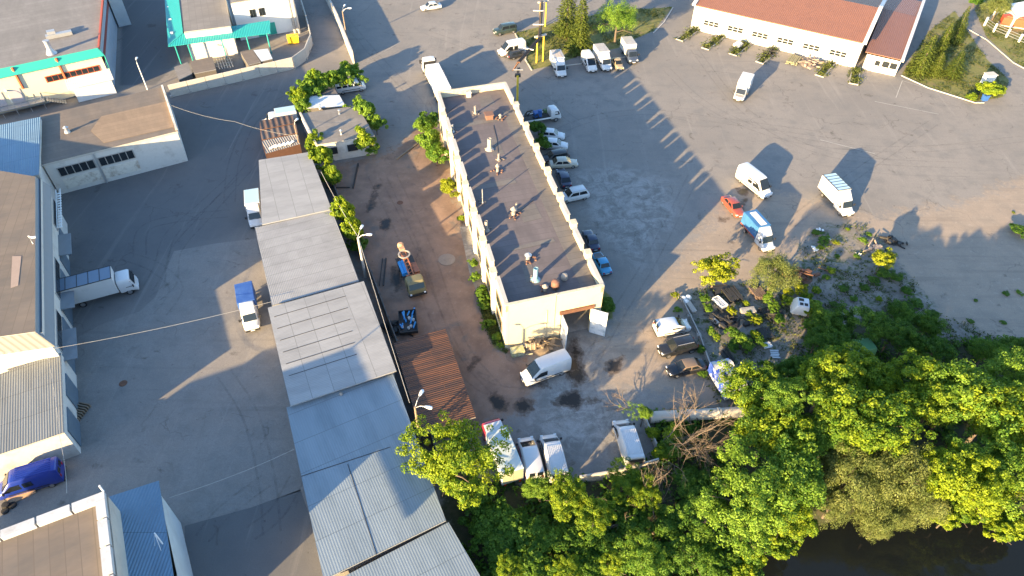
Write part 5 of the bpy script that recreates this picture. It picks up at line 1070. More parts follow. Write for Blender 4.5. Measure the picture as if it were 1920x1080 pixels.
mb.loft([[Vector((-2.4+cos(2*pi*j/n)*r, -.1+sin(2*pi*j/n)*r, z)) for j in range(n)] for r, z in ((.62, 2.72), (.8, 2.72), (.8, 2.82), (.62, 2.82), (.62, 2.72))], caps=False); mb.build('slew_ring', mat('pale_metal_ring', (.4, .36, .3), .5, .3), T)
mb = MB(); mb.lathe((-4.2, -.1, 2.45), [(.25, 0), (.42, .15), (.42, .55), (.25, .75)], 12); mb.box((-3.6, -.1, 2.75), (.8, .7, .4)); mb.build('drill_head', mat('tan_machine', (.45, .26, .15), .6, 0, .2, 4), T, bevel=.03)
mb = MB(); mb.tube([(-3.9, .45, 1.2), (-3.6, .5, 2.4), (-2.6, .55, 2.6)], .06, 6); mb.tube([(-2.6, -.9, 1.3), (-2.9, -1.0, 2.2), (-3.4, -.6, 2.5)], .06, 6); mb.build('hydraulic_hose', PLASTIC, T)
wheels(T, (2.5, -1.3, -2.5), 1.1, .5, .32); lights(T, 3.4, -3.7, .9, .95, 1.0, .24, .2)
# ================================================================== VEGETATION
def leafmat(name, ca, cb, trans=.35, rough=.55):
    m, ns, ls, b = newmat(name)
    at = ns.new('ShaderNodeAttribute'); at.attribute_name = 'tint'
    mx = ns.new('ShaderNodeMix'); mx.data_type = 'RGBA'; mx.inputs[6].default_value = c4(ca); mx.inputs[7].default_value = c4(cb)
    oi = ns.new('ShaderNodeObjectInfo'); ad = ns.new('ShaderNodeMath'); ad.operation = 'MULTIPLY_ADD'; ad.inputs[1].default_value = .35
    ls.new(oi.outputs['Random'], ad.inputs[0]); ls.new(at.outputs['Fac'], ad.inputs[2])
    sb = ns.new('ShaderNodeMath'); sb.operation = 'SUBTRACT'; sb.inputs[1].default_value = .17; sb.use_clamp = True; ls.new(ad.outputs[0], sb.inputs[0])
    ls.new(sb.outputs[0], mx.inputs[0]); ls.new(mx.outputs[2], b.inputs['Base Color'])
    b.inputs['Roughness'].default_value = rough; b.inputs['Specular IOR Level'].default_value = .25
    tr = ns.new('ShaderNodeBsdfTranslucent'); ls.new(mx.outputs[2], tr.inputs['Color'])
    ms = ns.new('ShaderNodeMixShader'); ms.inputs[0].default_value = trans
    ls.new(b.outputs[0], ms.inputs[1]); ls.new(tr.outputs[0], ms.inputs[2]); ls.new(ms.outputs[0], ns['Material Output'].inputs['Surface'])
    return m
LM = leafmat('maple_leaves', (.08, .175, .017), (.32, .40, .022), .47)
LD = leafmat('dark_leaves', (.05, .125, .016), (.14, .25, .026), .42)
LG2 = leafmat('fresh_leaves', (.075, .175, .02), (.235, .36, .04), .45)
LW_ = leafmat('willow_leaves', (.09, .125, .03), (.19, .215, .06))
LY = leafmat('yellow_leaves', (.15, .2, .012), (.33, .36, .018))
LSP = leafmat('spruce_needles', (.04, .075, .015), (.17, .21, .035), .25)
LGR = leafmat('grass_blades', (.04, .065, .014), (.13, .15, .035), .3)
BARK = mat('bark', (.11, .085, .065), .9, 0, .3, 6)
DEADB = mat('dead_branch', (.15, .115, .085), .85, 0, .25, 6)
def leaf_quads(C, Nrm, size, rnd, aspect=.62, elong=None):
    """C (n,3) centres, Nrm (n,3) normals, size (n,) -> (n*4,3) vertices"""
    n = len(C); t = rnd.normal(size=(n, 3)) if elong is None else elong+rnd.normal(size=(n, 3))*.35
    t -= Nrm*(t*Nrm).sum(1, keepdims=True); t /= np.linalg.norm(t, axis=1, keepdims=True)+1e-9
    b = np.cross(Nrm, t); s = size[:, None]
    fold = Nrm*s*.16
    return np.stack([C-t*s*.5, C+b*s*aspect*.5+fold, C+t*s*.5, C-b*s*aspect*.5+fold], 1).reshape(-1, 3)
def foliage_mesh(name, verts, tint, m):
    nq = len(verts)//4; me = bpy.data.meshes.new(name)
    me.vertices.add(nq*4); me.vertices.foreach_set('co', verts.astype(np.float32).ravel())
    me.loops.add(nq*4); me.loops.foreach_set('vertex_index', np.arange(nq*4, dtype=np.int32))
    me.polygons.add(nq); me.polygons.foreach_set('loop_start', np.arange(0, nq*4, 4, dtype=np.int32))
    at = me.attributes.new('tint', 'FLOAT', 'FACE'); at.data.foreach_set('value', tint.astype(np.float32))
    me.materials.append(m); me.update(calc_edges=True); return me
def unit(v): return v/(np.linalg.norm(v, axis=-1, keepdims=True)+1e-9)
def crown_mesh(name, m, seed, R=4., ncl=95, per=95, leaf=.24, cl=(.13, .22), flat=.85, irregular=.22, hang=0., lobes=7):
    """crown of leafy clumps through an uneven volume; metres"""
    r = np.random.default_rng(seed)
    lob = unit(r.normal(size=(lobes, 3))); lob[:, 2] = np.abs(lob[:, 2])*.9-.15; la = r.uniform(.05, 1., lobes)*irregular*1.9
    d = unit(r.normal(size=(ncl, 3))); d[:, 2] = np.where(d[:, 2] < -.25, -d[:, 2]*.5, d[:, 2])
    rad = r.uniform(.35, 1., ncl)**.5
    ext = 1-irregular+(np.clip((d@lob.T), 0, 1)**4*la).sum(1)
    cc = d*(rad*ext*R*.92)[:, None]; cc[:, 2] *= flat
    V = []; Tn = []
    for i in range(ncl):
        cr = r.uniform(*cl)*R; k = int(per*(cr/(R*.17))**1.6)+10
        u = unit(r.normal(size=(k, 3))); q = r.uniform(.25, 1, k)**.45
        u[:, 2] = np.abs(u[:, 2])*r.choice([1, 1, 1, -1], k)
        p = cc[i]+u*(q*cr)[:, None]*np.array([1, 1, .75]); 
        if hang: p[:, 2] -= hang*R*q*r.uniform(0, 1, k)
        nrm = unit(u*.75+unit(cc[i])*.3+np.array([0, 0, .12])+r.normal(size=(k, 3))*.5)
        el = None
        if hang: el = np.tile(np.array([0, 0, -1.]), (k, 1))+u*.6
        V.append(leaf_quads(p, nrm, r.uniform(.65, 1.25, k)*leaf, r, .62 if not hang else .3, el))
        t = np.clip(r.beta(1.6, 1.8)+r.normal(0, .16, k)+ .15*(q-.7), 0, 1); Tn.append(t)
    return foliage_mesh(name, np.concatenate(V), np.concatenate(Tn), m)
def trunk_mesh(name, seed, h, R, n=7, m=BARK, r0=.2):
    r = np.random.default_rng(seed); mb = MB()
    mb.tube([(0, 0, -.3), (.05, .03, h*.45), (.0, .1, h*.9), (.1, 0, h+R*.1)], r0, 8, r1=.04)
    for k in range(n):
        a = k*2.4+r.uniform(-.4, .4); z = h*r.uniform(.45, .8); L = R*r.uniform(.5, .75)
        mb.tube([(0, 0, z), (cos(a)*L*.45, sin(a)*L*.45, z+L*.35), (cos(a)*L, sin(a)*L, z+L*.42)], r0*.42, 6, r1=.025)
    return mb.mesh(name, m, smooth=50)
CRN = {k: [crown_mesh('crown', m, 100+i*7+j, **kw) for j in range(n)] for i, (k, m, n, kw) in enumerate((
    ('maple', LM, 4, dict(R=4, ncl=250, per=115, leaf=.22, cl=(.07, .165), irregular=.42, lobes=9)),
    ('dark', LD, 3, dict(R=4, ncl=150, per=85, leaf=.25, cl=(.09, .19), irregular=.38)),
    ('fresh', LG2, 3, dict(R=4, ncl=190, per=90, leaf=.21, cl=(.08, .17), irregular=.42, lobes=9)),
    ('willow', LW_, 2, dict(R=4, ncl=150, per=120, leaf=.24, cl=(.10, .2), irregular=.28, hang=.22)),
    ('yellow', LY, 1, dict(R=4, ncl=90, per=70, leaf=.34, cl=(.12, .22), irregular=.3)),
    ('birch', LG2, 1, dict(R=4, ncl=140, per=100, leaf=.22, cl=(.09, .18), irregular=.25, hang=.12))))}
TRK = [trunk_mesh('trunk', 40+i, 4.5, 4) for i in range(3)]
SHR = {k: [crown_mesh('foliage', m, 300+i*5+j, R=1.5, ncl=70, per=52, leaf=.2, cl=(.12, .27), irregular=.45, flat=.85) for j in range(2)] for i, (k, m) in enumerate((('fresh', LG2), ('dark', LD), ('maple', LM), ('yellow', LY)))}
STEM = trunk_mesh('stem', 77, .8, 1.5, 5, BARK, .07)
tree_i = [0]
def tree(name, label, kind, px, py, zc, R, group=None, flat=1., cat='tree', sx=1.):
    """px, py: where the middle of the crown stands in the photograph, zc its height above the ground"""
    tree_i[0] += 1; c = G(px, py, zc); k = tree_i[0]
    T = thing(name, label, cat, (c.x, c.y, 0), (k*2.399) % 6.283, group)
    s = R/4.
    link('crown', CRN[kind][k % len(CRN[kind])], T, (0, 0, zc), scale=(s*sx, s/sx, s*flat))
    link('trunk', TRK[k % 3], T, (0, 0, 0), scale=(s*1.1, s*1.1, zc/4.6))
    return T
def shrub(name, label, kind, px, py, R, h, group=None, cat='bush'):
    tree_i[0] += 1; k = tree_i[0]; c = G(px, py, h*.5); s = R/1.5
    T = thing(name, label, cat, (c.x, c.y, 0), (k*2.399) % 6.283, group)
    link('foliage', SHR[kind][k % 2], T, (0, 0, h*.52), scale=(s, s, h/2.4)); link('stem', STEM, T, (0, 0, 0), scale=(s, s, h/2.4))
    return T
gw_ = 'trees along the river bank'
tree('leafy_tree', 'round bright leafy tree standing alone over the lower end of the ribbed shed', 'maple', 846, 868, 5.0, 4.35)
LMX = 'bright yellow-green maple in the river bank thicket at the right'
for x, y, z, R in ((1432, 735, 5.5, 4.0), (1530, 725, 6, 4.2), (1625, 712, 6, 4.3), (1715, 705, 6, 4.2), (1800, 715, 6, 4.3), (1885, 700, 6, 4.2), (1440, 820, 6, 4.0), (1550, 800, 6.5, 4.0), (1660, 790, 6.5, 4.2), (1765, 790, 6.5, 4.2), (1860, 790, 6.5, 4.3), (1945, 770, 6, 4.2),
                   (1410, 905, 5.5, 3.8), (1495, 885, 6, 3.8), (1790, 880, 6, 3.8), (1880, 880, 6, 4.0), (1950, 890, 5, 3.8), (1395, 985, 4.5, 3.4), (1465, 960, 4.5, 3.4), (1350, 960, 4.0, 2.6), (1840, 925, 4, 2.8)):
    jx, jy, jr = rng.normal(0, 13), rng.normal(0, 12), rng.uniform(.82, 1.2)
    tree('maple_tree', LMX, 'maple' if rng.random() < .68 else 'fresh', x+jx, y+jy, z*rng.uniform(.85, 1.12), R*jr, gw_, sx=rng.uniform(.9, 1.12))
for x, y, z, R in ((1600, 880, 5, 4.0), (1690, 880, 5, 4.2), (1650, 950, 2.6, 3.0), (1560, 945, 2.6, 2.6), (1735, 945, 2.6, 2.6), (1640, 990, 1.6, 1.9), (1690, 965, 1.8, 2.0)):
    tree('willow_tree', 'olive feathery willow leaning over the dark water', 'willow', x, y, z, R, 'willows leaning over the water')
tree('pale_leaf_tree', 'pale silvery-leaved tree just right of the concrete pipe end', 'fresh', 1468, 745, 7.5, 2.6)
for x, y, z, R in ((1560, 625, 3, 2.4), (1640, 612, 3.4, 2.8), (1700, 640, 3.2, 2.4), (1585, 690, 3.0, 2.0), (1760, 655, 3, 2.2), (1510, 690, 3, 2.2), (1480, 700, 3.2, 2.2), (1545, 598, 2.8, 2.0), (1530, 640, 3, 2.0), (1580, 600, 2.6, 2.0), (1675, 622, 4.2, 2.2), (1690, 590, 2.6, 2.0), (1740, 610, 2.4, 2.0), (1560, 655, 3.6, 2.2), (1850, 660, 3, 2.2), (1905, 655, 3, 2.2)):
    tree('dark_tree', 'low dark green tree in the shade behind the bright maples', 'dark', x, y, z, R, 'dark trees behind the maples')
tree('sapling', 'sunlit sapling with open branches left of the dirt path', 'yellow', 1655, 487, 2.6, 1.9)
tree('yellow_tree', 'small glowing yellow-leaved tree at the corner of the scrap yard', 'yellow', 1343, 511, 2.8, 2.9)
tree('feathery_tree', 'olive feathery tree in front of the blue tarp truck', 'willow', 1453, 508, 3.6, 3.5)
for x, y, z, R, lab, kd in ((1060, 930, 3.5, 2.4, 'bright green tree directly below the white ribbed-roof van', 'maple'), (1005, 915, 2.6, 1.8, 'small leafy tree below the pink-sided van', 'fresh'), (1115, 965, 4, 2.2, 'tall bright tree right of the dark thicket middle', 'maple'),
                            (1170, 905, 2.8, 2.0, 'sunlit tree growing through the broken concrete fence', 'maple'), (1215, 925, 2.6, 1.9, 'leafy tree beside the fence corner and bare branches', 'maple'), (1210, 1050, 3.4, 2.6, 'round mid-green tree at the bottom edge beside the fallen branches', 'fresh'), (1300, 1035, 2.8, 2.4, 'dark green tree at the bottom edge near the water', 'dark'),
                            (1070, 1075, 3, 1.5, 'bright tree tip at the bottom edge in the middle', 'maple'), (955, 1072, 3, 1.6, 'bright tree tip at the bottom edge next to the shed roof', 'maple'), (1150, 1060, 3, 1.6, 'yellow-green tree tip at the bottom edge right of the middle', 'maple'), (1207, 775, 2.4, 1.3, 'creeper-covered slender tree beside the white pickup van', 'fresh')):
    tree('bank_tree', lab, kd, x, y, z, R)
for x, y, R in ((1800, 960, 2.0), (1850, 965, 2.0), (1900, 985, 2.0), (1500, 975, 1.8), (1450, 1015, 2.0), (1410, 1050, 1.8), (1400, 1075, 1.5), (1770, 975, 1.6), (1880, 1000, 1.5)):
    shrub('bank_bush', 'yellow-green bush hanging over the edge of the dark water', 'maple', x, y, R, 2.6, 'bushes along the water edge')
for x, y, R in ((895, 940, 1.6), (905, 985, 1.8), (920, 1015, 1.8), (880, 915, 1.3), (945, 1065, 1.8), (960, 980, 2.2), (1015, 1000, 2.4), (1075, 1010, 2.2), (940, 1030, 2.0), (1000, 1050, 2.2), (1130, 1020, 2.2), (1180, 985, 2.0), (1250, 985, 2.2), (1290, 900, 2.0), (1330, 900, 1.6), (1250, 1050, 2.2), (1340, 1060, 2.2), (1110, 1075, 2.0), (1030, 1080, 2.0), (930, 965, 1.6), (1260, 845, 1.4), (1300, 960, 2.2), (1350, 1010, 2.2), (1385, 1050, 1.8), (1230, 1085, 2), (1160, 950, 1.8)):
    shrub('undergrowth_bush', 'dark green bush in the shaded undergrowth below the yard fence', 'dark', x, y, R, 2.2, 'undergrowth bushes')
# hedge and bushes round the small workshop
for k_, (x, y, R, h) in enumerate(((560, 180, 1.7, 3.2), (580, 163, 1.9, 3.4), (603, 152, 1.9, 3.6), (625, 146, 1.7, 3.0), (648, 135, 1.8, 2.8), (662, 130, 1.3, 2.4), (590, 150, 1.5, 3.6), (568, 198, 1.4, 2.6))):
    shrub('hedge_bush', 'dense green hedge bush beside the minibus and lean-tos', 'maple' if k_ % 3 == 0 else 'fresh', x, y+6, R*1.35, h*1.5, 'hedge behind the workshop')
for x, y, R, h, lab, kd in ((686, 210, 1.9, 4.6, 'tall bush at the far right corner of the small workshop', 'fresh'), (704, 232, 1.4, 3.6, 'low bush leaning on the right side of the workshop', 'fresh'), (681, 264, 1.8, 4.2, 'leafy bush hiding the near right corner of the workshop', 'maple'), (700, 278, 1.3, 1.6, 'low dark bush right of the workshop front', 'fresh'),
                            (592, 272, 1.6, 4.2, 'bush between the workshop front and the shed row', 'maple'), (608, 300, 1.7, 4.6, 'yellow-green bush at the far end of the shed roof', 'maple'), (625, 335, 1.5, 4.0, 'bush halfway along the narrowest shed', 'maple'), (645, 402, 1.6, 4.8, 'bright bush behind the double lamp pole', 'maple'), (660, 435, 1.5, 4.6, 'bush wrapped round the foot of the double lamp pole', 'maple'), (672, 462, 1.2, 1.6, 'low dark bush under the double lamp pole', 'dark'),
                            (800, 235, 1.8, 3.0, 'bush at the far end of the warehouse left wall', 'fresh'), (808, 262, 2.0, 3.6, 'tall bush against the warehouse left wall', 'fresh'), (818, 292, 1.8, 3.2, 'bush near the middle of the warehouse left wall', 'fresh'), (842, 352, 1.4, 2.4, 'bright solitary bush against the warehouse left wall', 'yellow'), (866, 410, .6, .9, 'tiny bush at the warehouse wall base', 'maple'),
                            (1010, 240, 1.3, 2.4, 'dark bush between the warehouse and the tow truck', 'dark'), (1018, 268, 1.2, 2.2, 'dark bush behind the white parked cars', 'dark'), (1138, 575, 1.1, 1.6, 'dark bush at the warehouse gate corner', 'dark')):
    shrub('bush', lab, kd, x, y, R*1.3, h*1.15)
for x, y, R, h, lab in ((1222, 812, 1.0, 1.6, 'creeper bush on the leaning fence beside the white pickup van'), (1236, 850, 1.1, 1.6, 'bush at the broken corner of the leaning fence'), (1262, 815, 1.6, 2.2, 'bush in the angle between concrete pipe and leaning fence')):
    shrub('bush', lab, 'maple', x, y, R, h)
for x, y, R, h in ((893, 520, .9, 1.3), (902, 548, 1.0, 1.4), (908, 575, .9, 1.1), (918, 605, .8, 1.0), (930, 632, .8, .9), (890, 495, .7, 1.1), (905, 562, .7, .9), (940, 648, .6, .7)):
    shrub('wall_weed', 'weed clump along the left foot of the warehouse', 'fresh', x, y, R, h, 'weeds along the warehouse wall')
# grass island trees, spruces
def spruce_mesh(seed, H=9., R=2.6):
    r = np.random.default_rng(seed); V = []; Tn = []
    for lv in np.linspace(.06, .98, 24):
        z = H*lv; rr = R*(1-lv)**.8*r.uniform(.7, 1.2)+.12; nb = int(6+11*(1-lv))
        for a in np.linspace(0, 6.283, nb, endpoint=False)+r.uniform(0, 1):
            L = rr*r.uniform(.75, 1.12); k = int(14+58*L/R)
            t = r.uniform(.12, 1, k)**.7; d = np.array([cos(a), sin(a), 0.]); sd_ = np.array([-sin(a), cos(a), 0.])
            p = d*(t*L)[:, None]+sd_*(r.normal(0, .13, k)*(1.15-t)*L)[:, None]; p[:, 2] = z-.25*(t*L)+.12*(t*t*L)+r.normal(0, .05, k)
            nrm = unit(np.tile(np.array([0, 0, 1.]), (k, 1))+d*.4+r.normal(size=(k, 3))*.4)
            V.append(leaf_quads(p, nrm, r.uniform(.6, 1.1, k)*.26, r, .38, np.tile(d, (k, 1)))); Tn.append(np.clip(r.uniform(.2, .8)+r.normal(0, .15, k)+.3*(t-.6), 0, 1))
    return foliage_mesh('crown', np.concatenate(V), np.concatenate(Tn), LSP)
SPR = [spruce_mesh(5), spruce_mesh(6, 9, 2.9), spruce_mesh(7, 9, 2.3), spruce_mesh(8)]
mbt = MB(); mbt.tube([(0, 0, 0), (0, 0, 4.5), (0, 0, 8.8)], .18, 8, r1=.03); SPT = mbt.mesh('trunk', BARK, smooth=50)
def spruce(label, px, py, H, R, name='spruce_tree', group=None):
    c = G(px, py, 0); T = thing(name, label, 'tree', c, tree_i[0]*1.3, group); tree_i[0] += 1
    link('crown', SPR[tree_i[0] % 4], T, scale=(R/2.6, R/2.6, H/9)); link('trunk', SPT, T, scale=(1, 1, H/9))
spruce('tallest spruce nearest to the garage annex', 1722, 137, 7.5, 2.6); spruce('spruce directly behind the tallest one, beside the path', 1754, 113, 7.5, 2.4); spruce('dark narrow spruce farthest back on the verge', 1786, 80, 7.5, 2.0); spruce('low spruce on the front edge of the verge', 1750, 140, 4.5, 1.9); spruce('broad low spruce right of the other spruces', 1784, 142, 5.0, 2.3)
spruce('large spruce on the grass island behind the white van', 1086, 96, 11., 3.6); spruce('second spruce on the grass island next to the yellow posts', 1062, 66, 10.5, 3.4)
tree('birch_tree', 'big drooping birch behind the row of parked white trucks', 'birch', 1158, 38, 4.6, 4.9, flat=1.15)
shrub('bush', 'round bush with a blue bin in front at the verge tip', 'maple', 1852, 168, 2.6, 3.2); shrub('bush', 'yellow-green low bush at the front kerb of the verge', 'maple', 1822, 182, 1.4, 1.4)
tree('pine_tree', 'rounded olive pine at the upper right corner by the white posts', 'willow', 1874, 10, 3.4, 3.2); shrub('bush', 'dark bush at the upper right corner left of the olive pine', 'dark', 1828, 4, 1.8, 2)
shrub('bush', 'dark weeds at the right edge of the sandy lot', 'dark', 1915, 432, 1.6, 1.2)
# scrub in the scrap yard and the weedy lot
for x, y, R, h, kd in ((1530, 545, .9, .9, 'maple'), (1512, 560, .9, 1.4, 'maple'), (1500, 545, 1.1, 1.3, 'yellow'), (1530, 575, 1.3, 1.8, 'fresh'), (1545, 600, 1.5, 2.0, 'dark'), (1515, 582, 1.0, 1.4, 'maple'), (1450, 575, .9, 1.0, 'fresh'), (1480, 565, 1.0, 1.2, 'maple'), (1425, 640, .9, 1.0, 'dark'), (1400, 650, .9, 1.1, 'fresh'), (1330, 580, .7, .8, 'fresh'), (1320, 560, .8, .8, 'dark'), (1440, 690, 1.1, 1.4, 'dark'), (1520, 610, 1.1, 1.4, 'fresh'), (1440, 560, 1.0, 1.4, 'fresh'), (1478, 548, .9, 1.2, 'yellow'), (1400, 570, .6, .8, 'maple'), (1404, 590, .6, .8, 'maple'), (1372, 585, .7, 1.0, 'yellow'),
                       (1390, 635, 1.2, 1.6, 'fresh'), (1375, 625, 1.0, 1.5, 'dark'), (1415, 627, .8, 1.0, 'maple'), (1333, 622, .7, .9, 'fresh'), (1345, 632, .6, .8, 'maple'), (1420, 600, .9, 1.0, 'yellow'), (1460, 600, .9, 1.1, 'fresh'), (1375, 650, .9, 1.2, 'dark'), (1270, 580, .6, .8, 'fresh'), (1313, 655, .8, .9, 'dark'), (1316, 700, .7, .6, 'dark'), (1265, 553, .6, .6, 'yellow')):
    shrub('scrub_bush', 'low scrub bush growing among the scrap and slabs', kd, x, y, R, h, 'scrub in the scrap yard')
for x, y, R, h, kd in ((1530, 435, .9, .8, 'dark'), (1545, 448, 1.1, .9, 'fresh'), (1540, 465, .7, .8, 'maple'), (1568, 455, .7, .6, 'yellow'), (1558, 508, .9, .8, 'maple'), (1550, 520, .8, .6, 'dark'), (1620, 450, .9, .9, 'fresh'), (1630, 440, .6, .7, 'dark'), (1655, 510, 1.5, 1.5, 'dark'), (1680, 520, 1.2, 1.2, 'dark'), (1640, 525, 1.1, 1.0, 'dark'), (1700, 545, 1.1, 1.1, 'dark'), (1720, 570, 1.2, 1.0, 'dark'), (1750, 590, 1.2, 1.0, 'dark'), (1620, 540, .9, .7, 'dark'),
                       (1648, 560, .7, .8, 'maple'), (1580, 540, .9, .6, 'dark'), (1600, 560, .8, .6, 'dark'), (1565, 570, .8, .6, 'dark'), (1700, 610, 1.0, .8, 'dark'), (1740, 625, 1.2, .9, 'dark'), (1830, 563, .6, .4, 'dark'), (1820, 603, .8, .5, 'dark'), (1882, 605, .8, .5, 'dark'), (1885, 550, .9, .5, 'dark'), (1910, 548, .8, .5, 'fresh'), (1900, 398, .5, .4, 'yellow'), (1590, 430, .6, .5, 'maple'), (1605, 480, .7, .5, 'fresh'), (1570, 480, .6, .5, 'dark')):
    shrub('lot_weed', 'weed clump on the rough weedy lot at the right', kd, x, y, R*(.6 if x > 1800 else .85), h*(.4 if x > 1800 else .7), 'weeds on the rough lot')
# ground cover tufts
def tufts(name, polys, n, size, m, label_seed, hscale=.6):
    r = np.random.default_rng(label_seed); C = []
    for P in polys:
        P = np.array(P); lo, hi = P.min(0), P.max(0); q = r.uniform(lo, hi, (n*3, 2)); ins = sdf(q[:, 0], q[:, 1], [tuple(p) for p in P]) > 0
        q = q[ins]; keep = np.sin(q[:, 0]*.9+label_seed)*np.sin(q[:, 1]*.8)+np.sin(q[:, 0]*.31)*np.cos(q[:, 1]*.37+1) > r.uniform(-.9, .9, len(q)); C.append(q[keep][:n])
    C = np.concatenate(C); k = 7; P = np.repeat(C, k, 0)+r.normal(0, size*.6, (len(C)*k, 2)); z = np.abs(r.normal(0, size*hscale, len(P)))+.03
    nrm = unit(r.normal(size=(len(P), 3))*.6+np.array([0, 0, .8]))
    V = leaf_quads(np.column_stack([P, z]), nrm, r.uniform(.6, 1.2, len(P))*size, r, .5); t = np.clip(np.repeat(r.beta(1.5, 1.8, len(C)), k)+r.normal(0, .15, len(P)), 0, 1)
    o = link(name, foliage_mesh(name, V, t, m)); o['kind'] = 'stuff'; return o
tufts('grass', GRASS[:4], 2600, .22, LGR, 3)
tufts('forest_floor_plants', [gp((870, 905), (1130, 905), (1235, 850), (1215, 775), (1380, 765), (1440, 700), (1560, 640), (1700, 560), (1760, 640), (2000, 640), (2000, 960), (1800, 940), (1600, 950), (1500, 960), (1430, 1000), (1370, 1060), (1300, 1200), (880, 1300))], 7000, .5, LD, 4, .9)
tufts('lot_weeds', SOIL, 1500, .26, LGR, 5)
# ------------------------------------------------------------------ bare fallen branches in the thicket
def branch(mb, p, d, L, r, depth, rnd):
    pts = [Vector(p)]; dd = Vector(d).normalized(); n = 4
    for i in range(n):
        dd = (dd+Vector(rnd.normal(0, .14, 3))+Vector((0, 0, .02))).normalized(); pts.append(pts[-1]+dd*L/n)
    mb.tube(pts, r, 5, r1=r*.35, caps=False)
    if depth:
        for k in range(5 if depth > 1 else 4):
            t = rnd.uniform(.25, .95); i = min(n-1, int(t*n)); q = lerp(pts[i], pts[i+1], t*n-i)
            sd_ = (dd+Vector(rnd.normal(0, .55, 3))).normalized(); branch(mb, q, sd_, L*rnd.uniform(.4, .65), r*.5, depth-1, rnd)
for i, (px, py, z, ang, n, L, lab) in enumerate(((1235, 855, .6, .35, 7, 6.5, 'bare fallen branches fanned out below the concrete pipe'), (1330, 840, 1.0, -2.7, 6, 4.5, 'dry twiggy branches hanging down toward the thicket'), (1300, 800, .8, 1.9, 5, 3.2, 'thin bare twigs sticking up over the concrete pipe'), (1225, 1000, .6, 2.0, 5, 5.0, 'grey fallen branches deep in the thicket at the bottom'), (1225, 860, .5, -1.4, 5, 4.0, 'dry brown twigs beside the fence corner'), (1180, 770, .6, 2.6, 4, 2.8, 'bare twigs beside the creeper-covered fence'))):
    r = np.random.default_rng(900+i); b0 = G(px, py, 0); mb = MB()
    for k in range(n):
        a = ang+r.uniform(-.55, .55); branch(mb, (r.uniform(-.5, .5), r.uniform(-.5, .5), z), (cos(a), sin(a), r.uniform(.05, .5)), L*r.uniform(.7, 1.1), .055, 2, r)
    o = mb.build('fallen_branches', DEADB, smooth=60); o.location = b0; tag(o, lab, 'branches')
# ================================================================== POLES, LAMPS, CABLES
def lamp_pole(label, base, h, heads, m=CONC, r=.16, name='street_lamp', arm=1.1, side=None):
    b = G(*base); T = thing(name, label, 'street lamp', b)
    mb = MB(); mb.tube([(0, 0, 0), (0, 0, h*.5), (0, 0, h)], r, 10, r1=r*.62); mb.build('pole', m, T, smooth=40)
    for a in heads:
        d = Vector((cos(a), sin(a), 0)); mb = MB(); mb.tube([Vector((0, 0, h-.15)), Vector((0, 0, h+.35))+d*arm*.5, Vector((0, 0, h+.5))+d*arm], .04, 6); ar = mb.build('arm', STEELG, T)
        mb = MB(); q = Vector((0, 0, h+.5))+d*(arm+.3); s_ = Vector((-d.y, d.x, 0))
        mb.loft([[q+d*x+s_*(cos(t)*w_)+Vector((0, 0, sin(t)*w_*.7)) for t in [2*pi*j/10 for j in range(10)]] for x, w_ in ((-.35, .07), (-.25, .13), (.1, .2), (.35, .19), (.45, .1))]); mb.build('lamp_head', LAMPW, ar, smooth=50)
    return T
lamp_pole('double-headed street lamp beside the straight pale wall at the top', (651.6, 79), 6.3, (1.4, 0.1), WOODP, .15)
lamp_pole('single slim lamp post in the shaded lane by the market hall', (276.7, 168), 5.2, (1.7,), WHITEM, .11, arm=.2)
lamp_pole('double-headed lamp pole in the bush behind the shed row', (685.5, 520), 6.9, (1.35, 0.0), CONCL, .2)
lamp_pole('double-headed lamp pole between the ribbed shed and the rusty shed', (789, 835), 6.9, (1.2, -.25), WOODP, .17)
lamp_pole('wooden lamp pole beside the rusty containers and workshop', (566, 292), 5.6, (1.2,), WOODP, .13, arm=.4)
lamp_pole('small lamp post at the right edge of the round bush verge', (34, 212), 3.4, (2.2,), WHITEM, .07, arm=.3)['label'] = 'short white lamp post in front of the cream hall at the left edge'
def cable(label, pts, r=.025, sag=.4, m=None, name='overhead_cable', cat='cable'):
    P = [G(x, y, z) for x, y, z in pts]; b0 = P[0].copy(); mb = MB(); out = []
    for a, b in zip(P[:-1], P[1:]):
        for k in range(10): t = k/10; q = lerp(a, b, t)-b0; q.z -= sag*4*t*(1-t); out.append(q)
    out.append(P[-1]-b0); mb.tube(out, r, 5); o = mb.build(name, m or mat('pale_cable', (.33, .32, .3), .7), smooth=60); o.location = b0; return tag(o, label, cat)
cable('pale overhead cable from the tall left warehouse to the shed row', [(92, 655, 6), (508, 566, 4.2)], .02)
cable('pale overhead cable from the blue annex to the largest ribbed shed', [(318, 933, 6), (552, 842, 3.7)], .018)
cable('thin overhead cable from the white brick building to the rusty containers', [(322, 198, 5.8), (440, 228, 5.6), (560, 255, 5.4)], .014)
cable('thin overhead cable dropping from the corrugated annex to the tall hall', [(88, 660, 5.4), (112, 820, 4.5), (125, 925, 6.5)], .022)
cable('pair of cables strung along the plank fence between the lamp poles', [(602, 322, 4.6), (672, 445, 5.6), (768, 755, 5.6)], .03, .5)
cable('pale tube added for the bright strip across the road from the boundary wall', [(690, 112, 1.2), (752, 78, 1.6)], .03, .1)  # pale tube added in place of a bright strip on the road
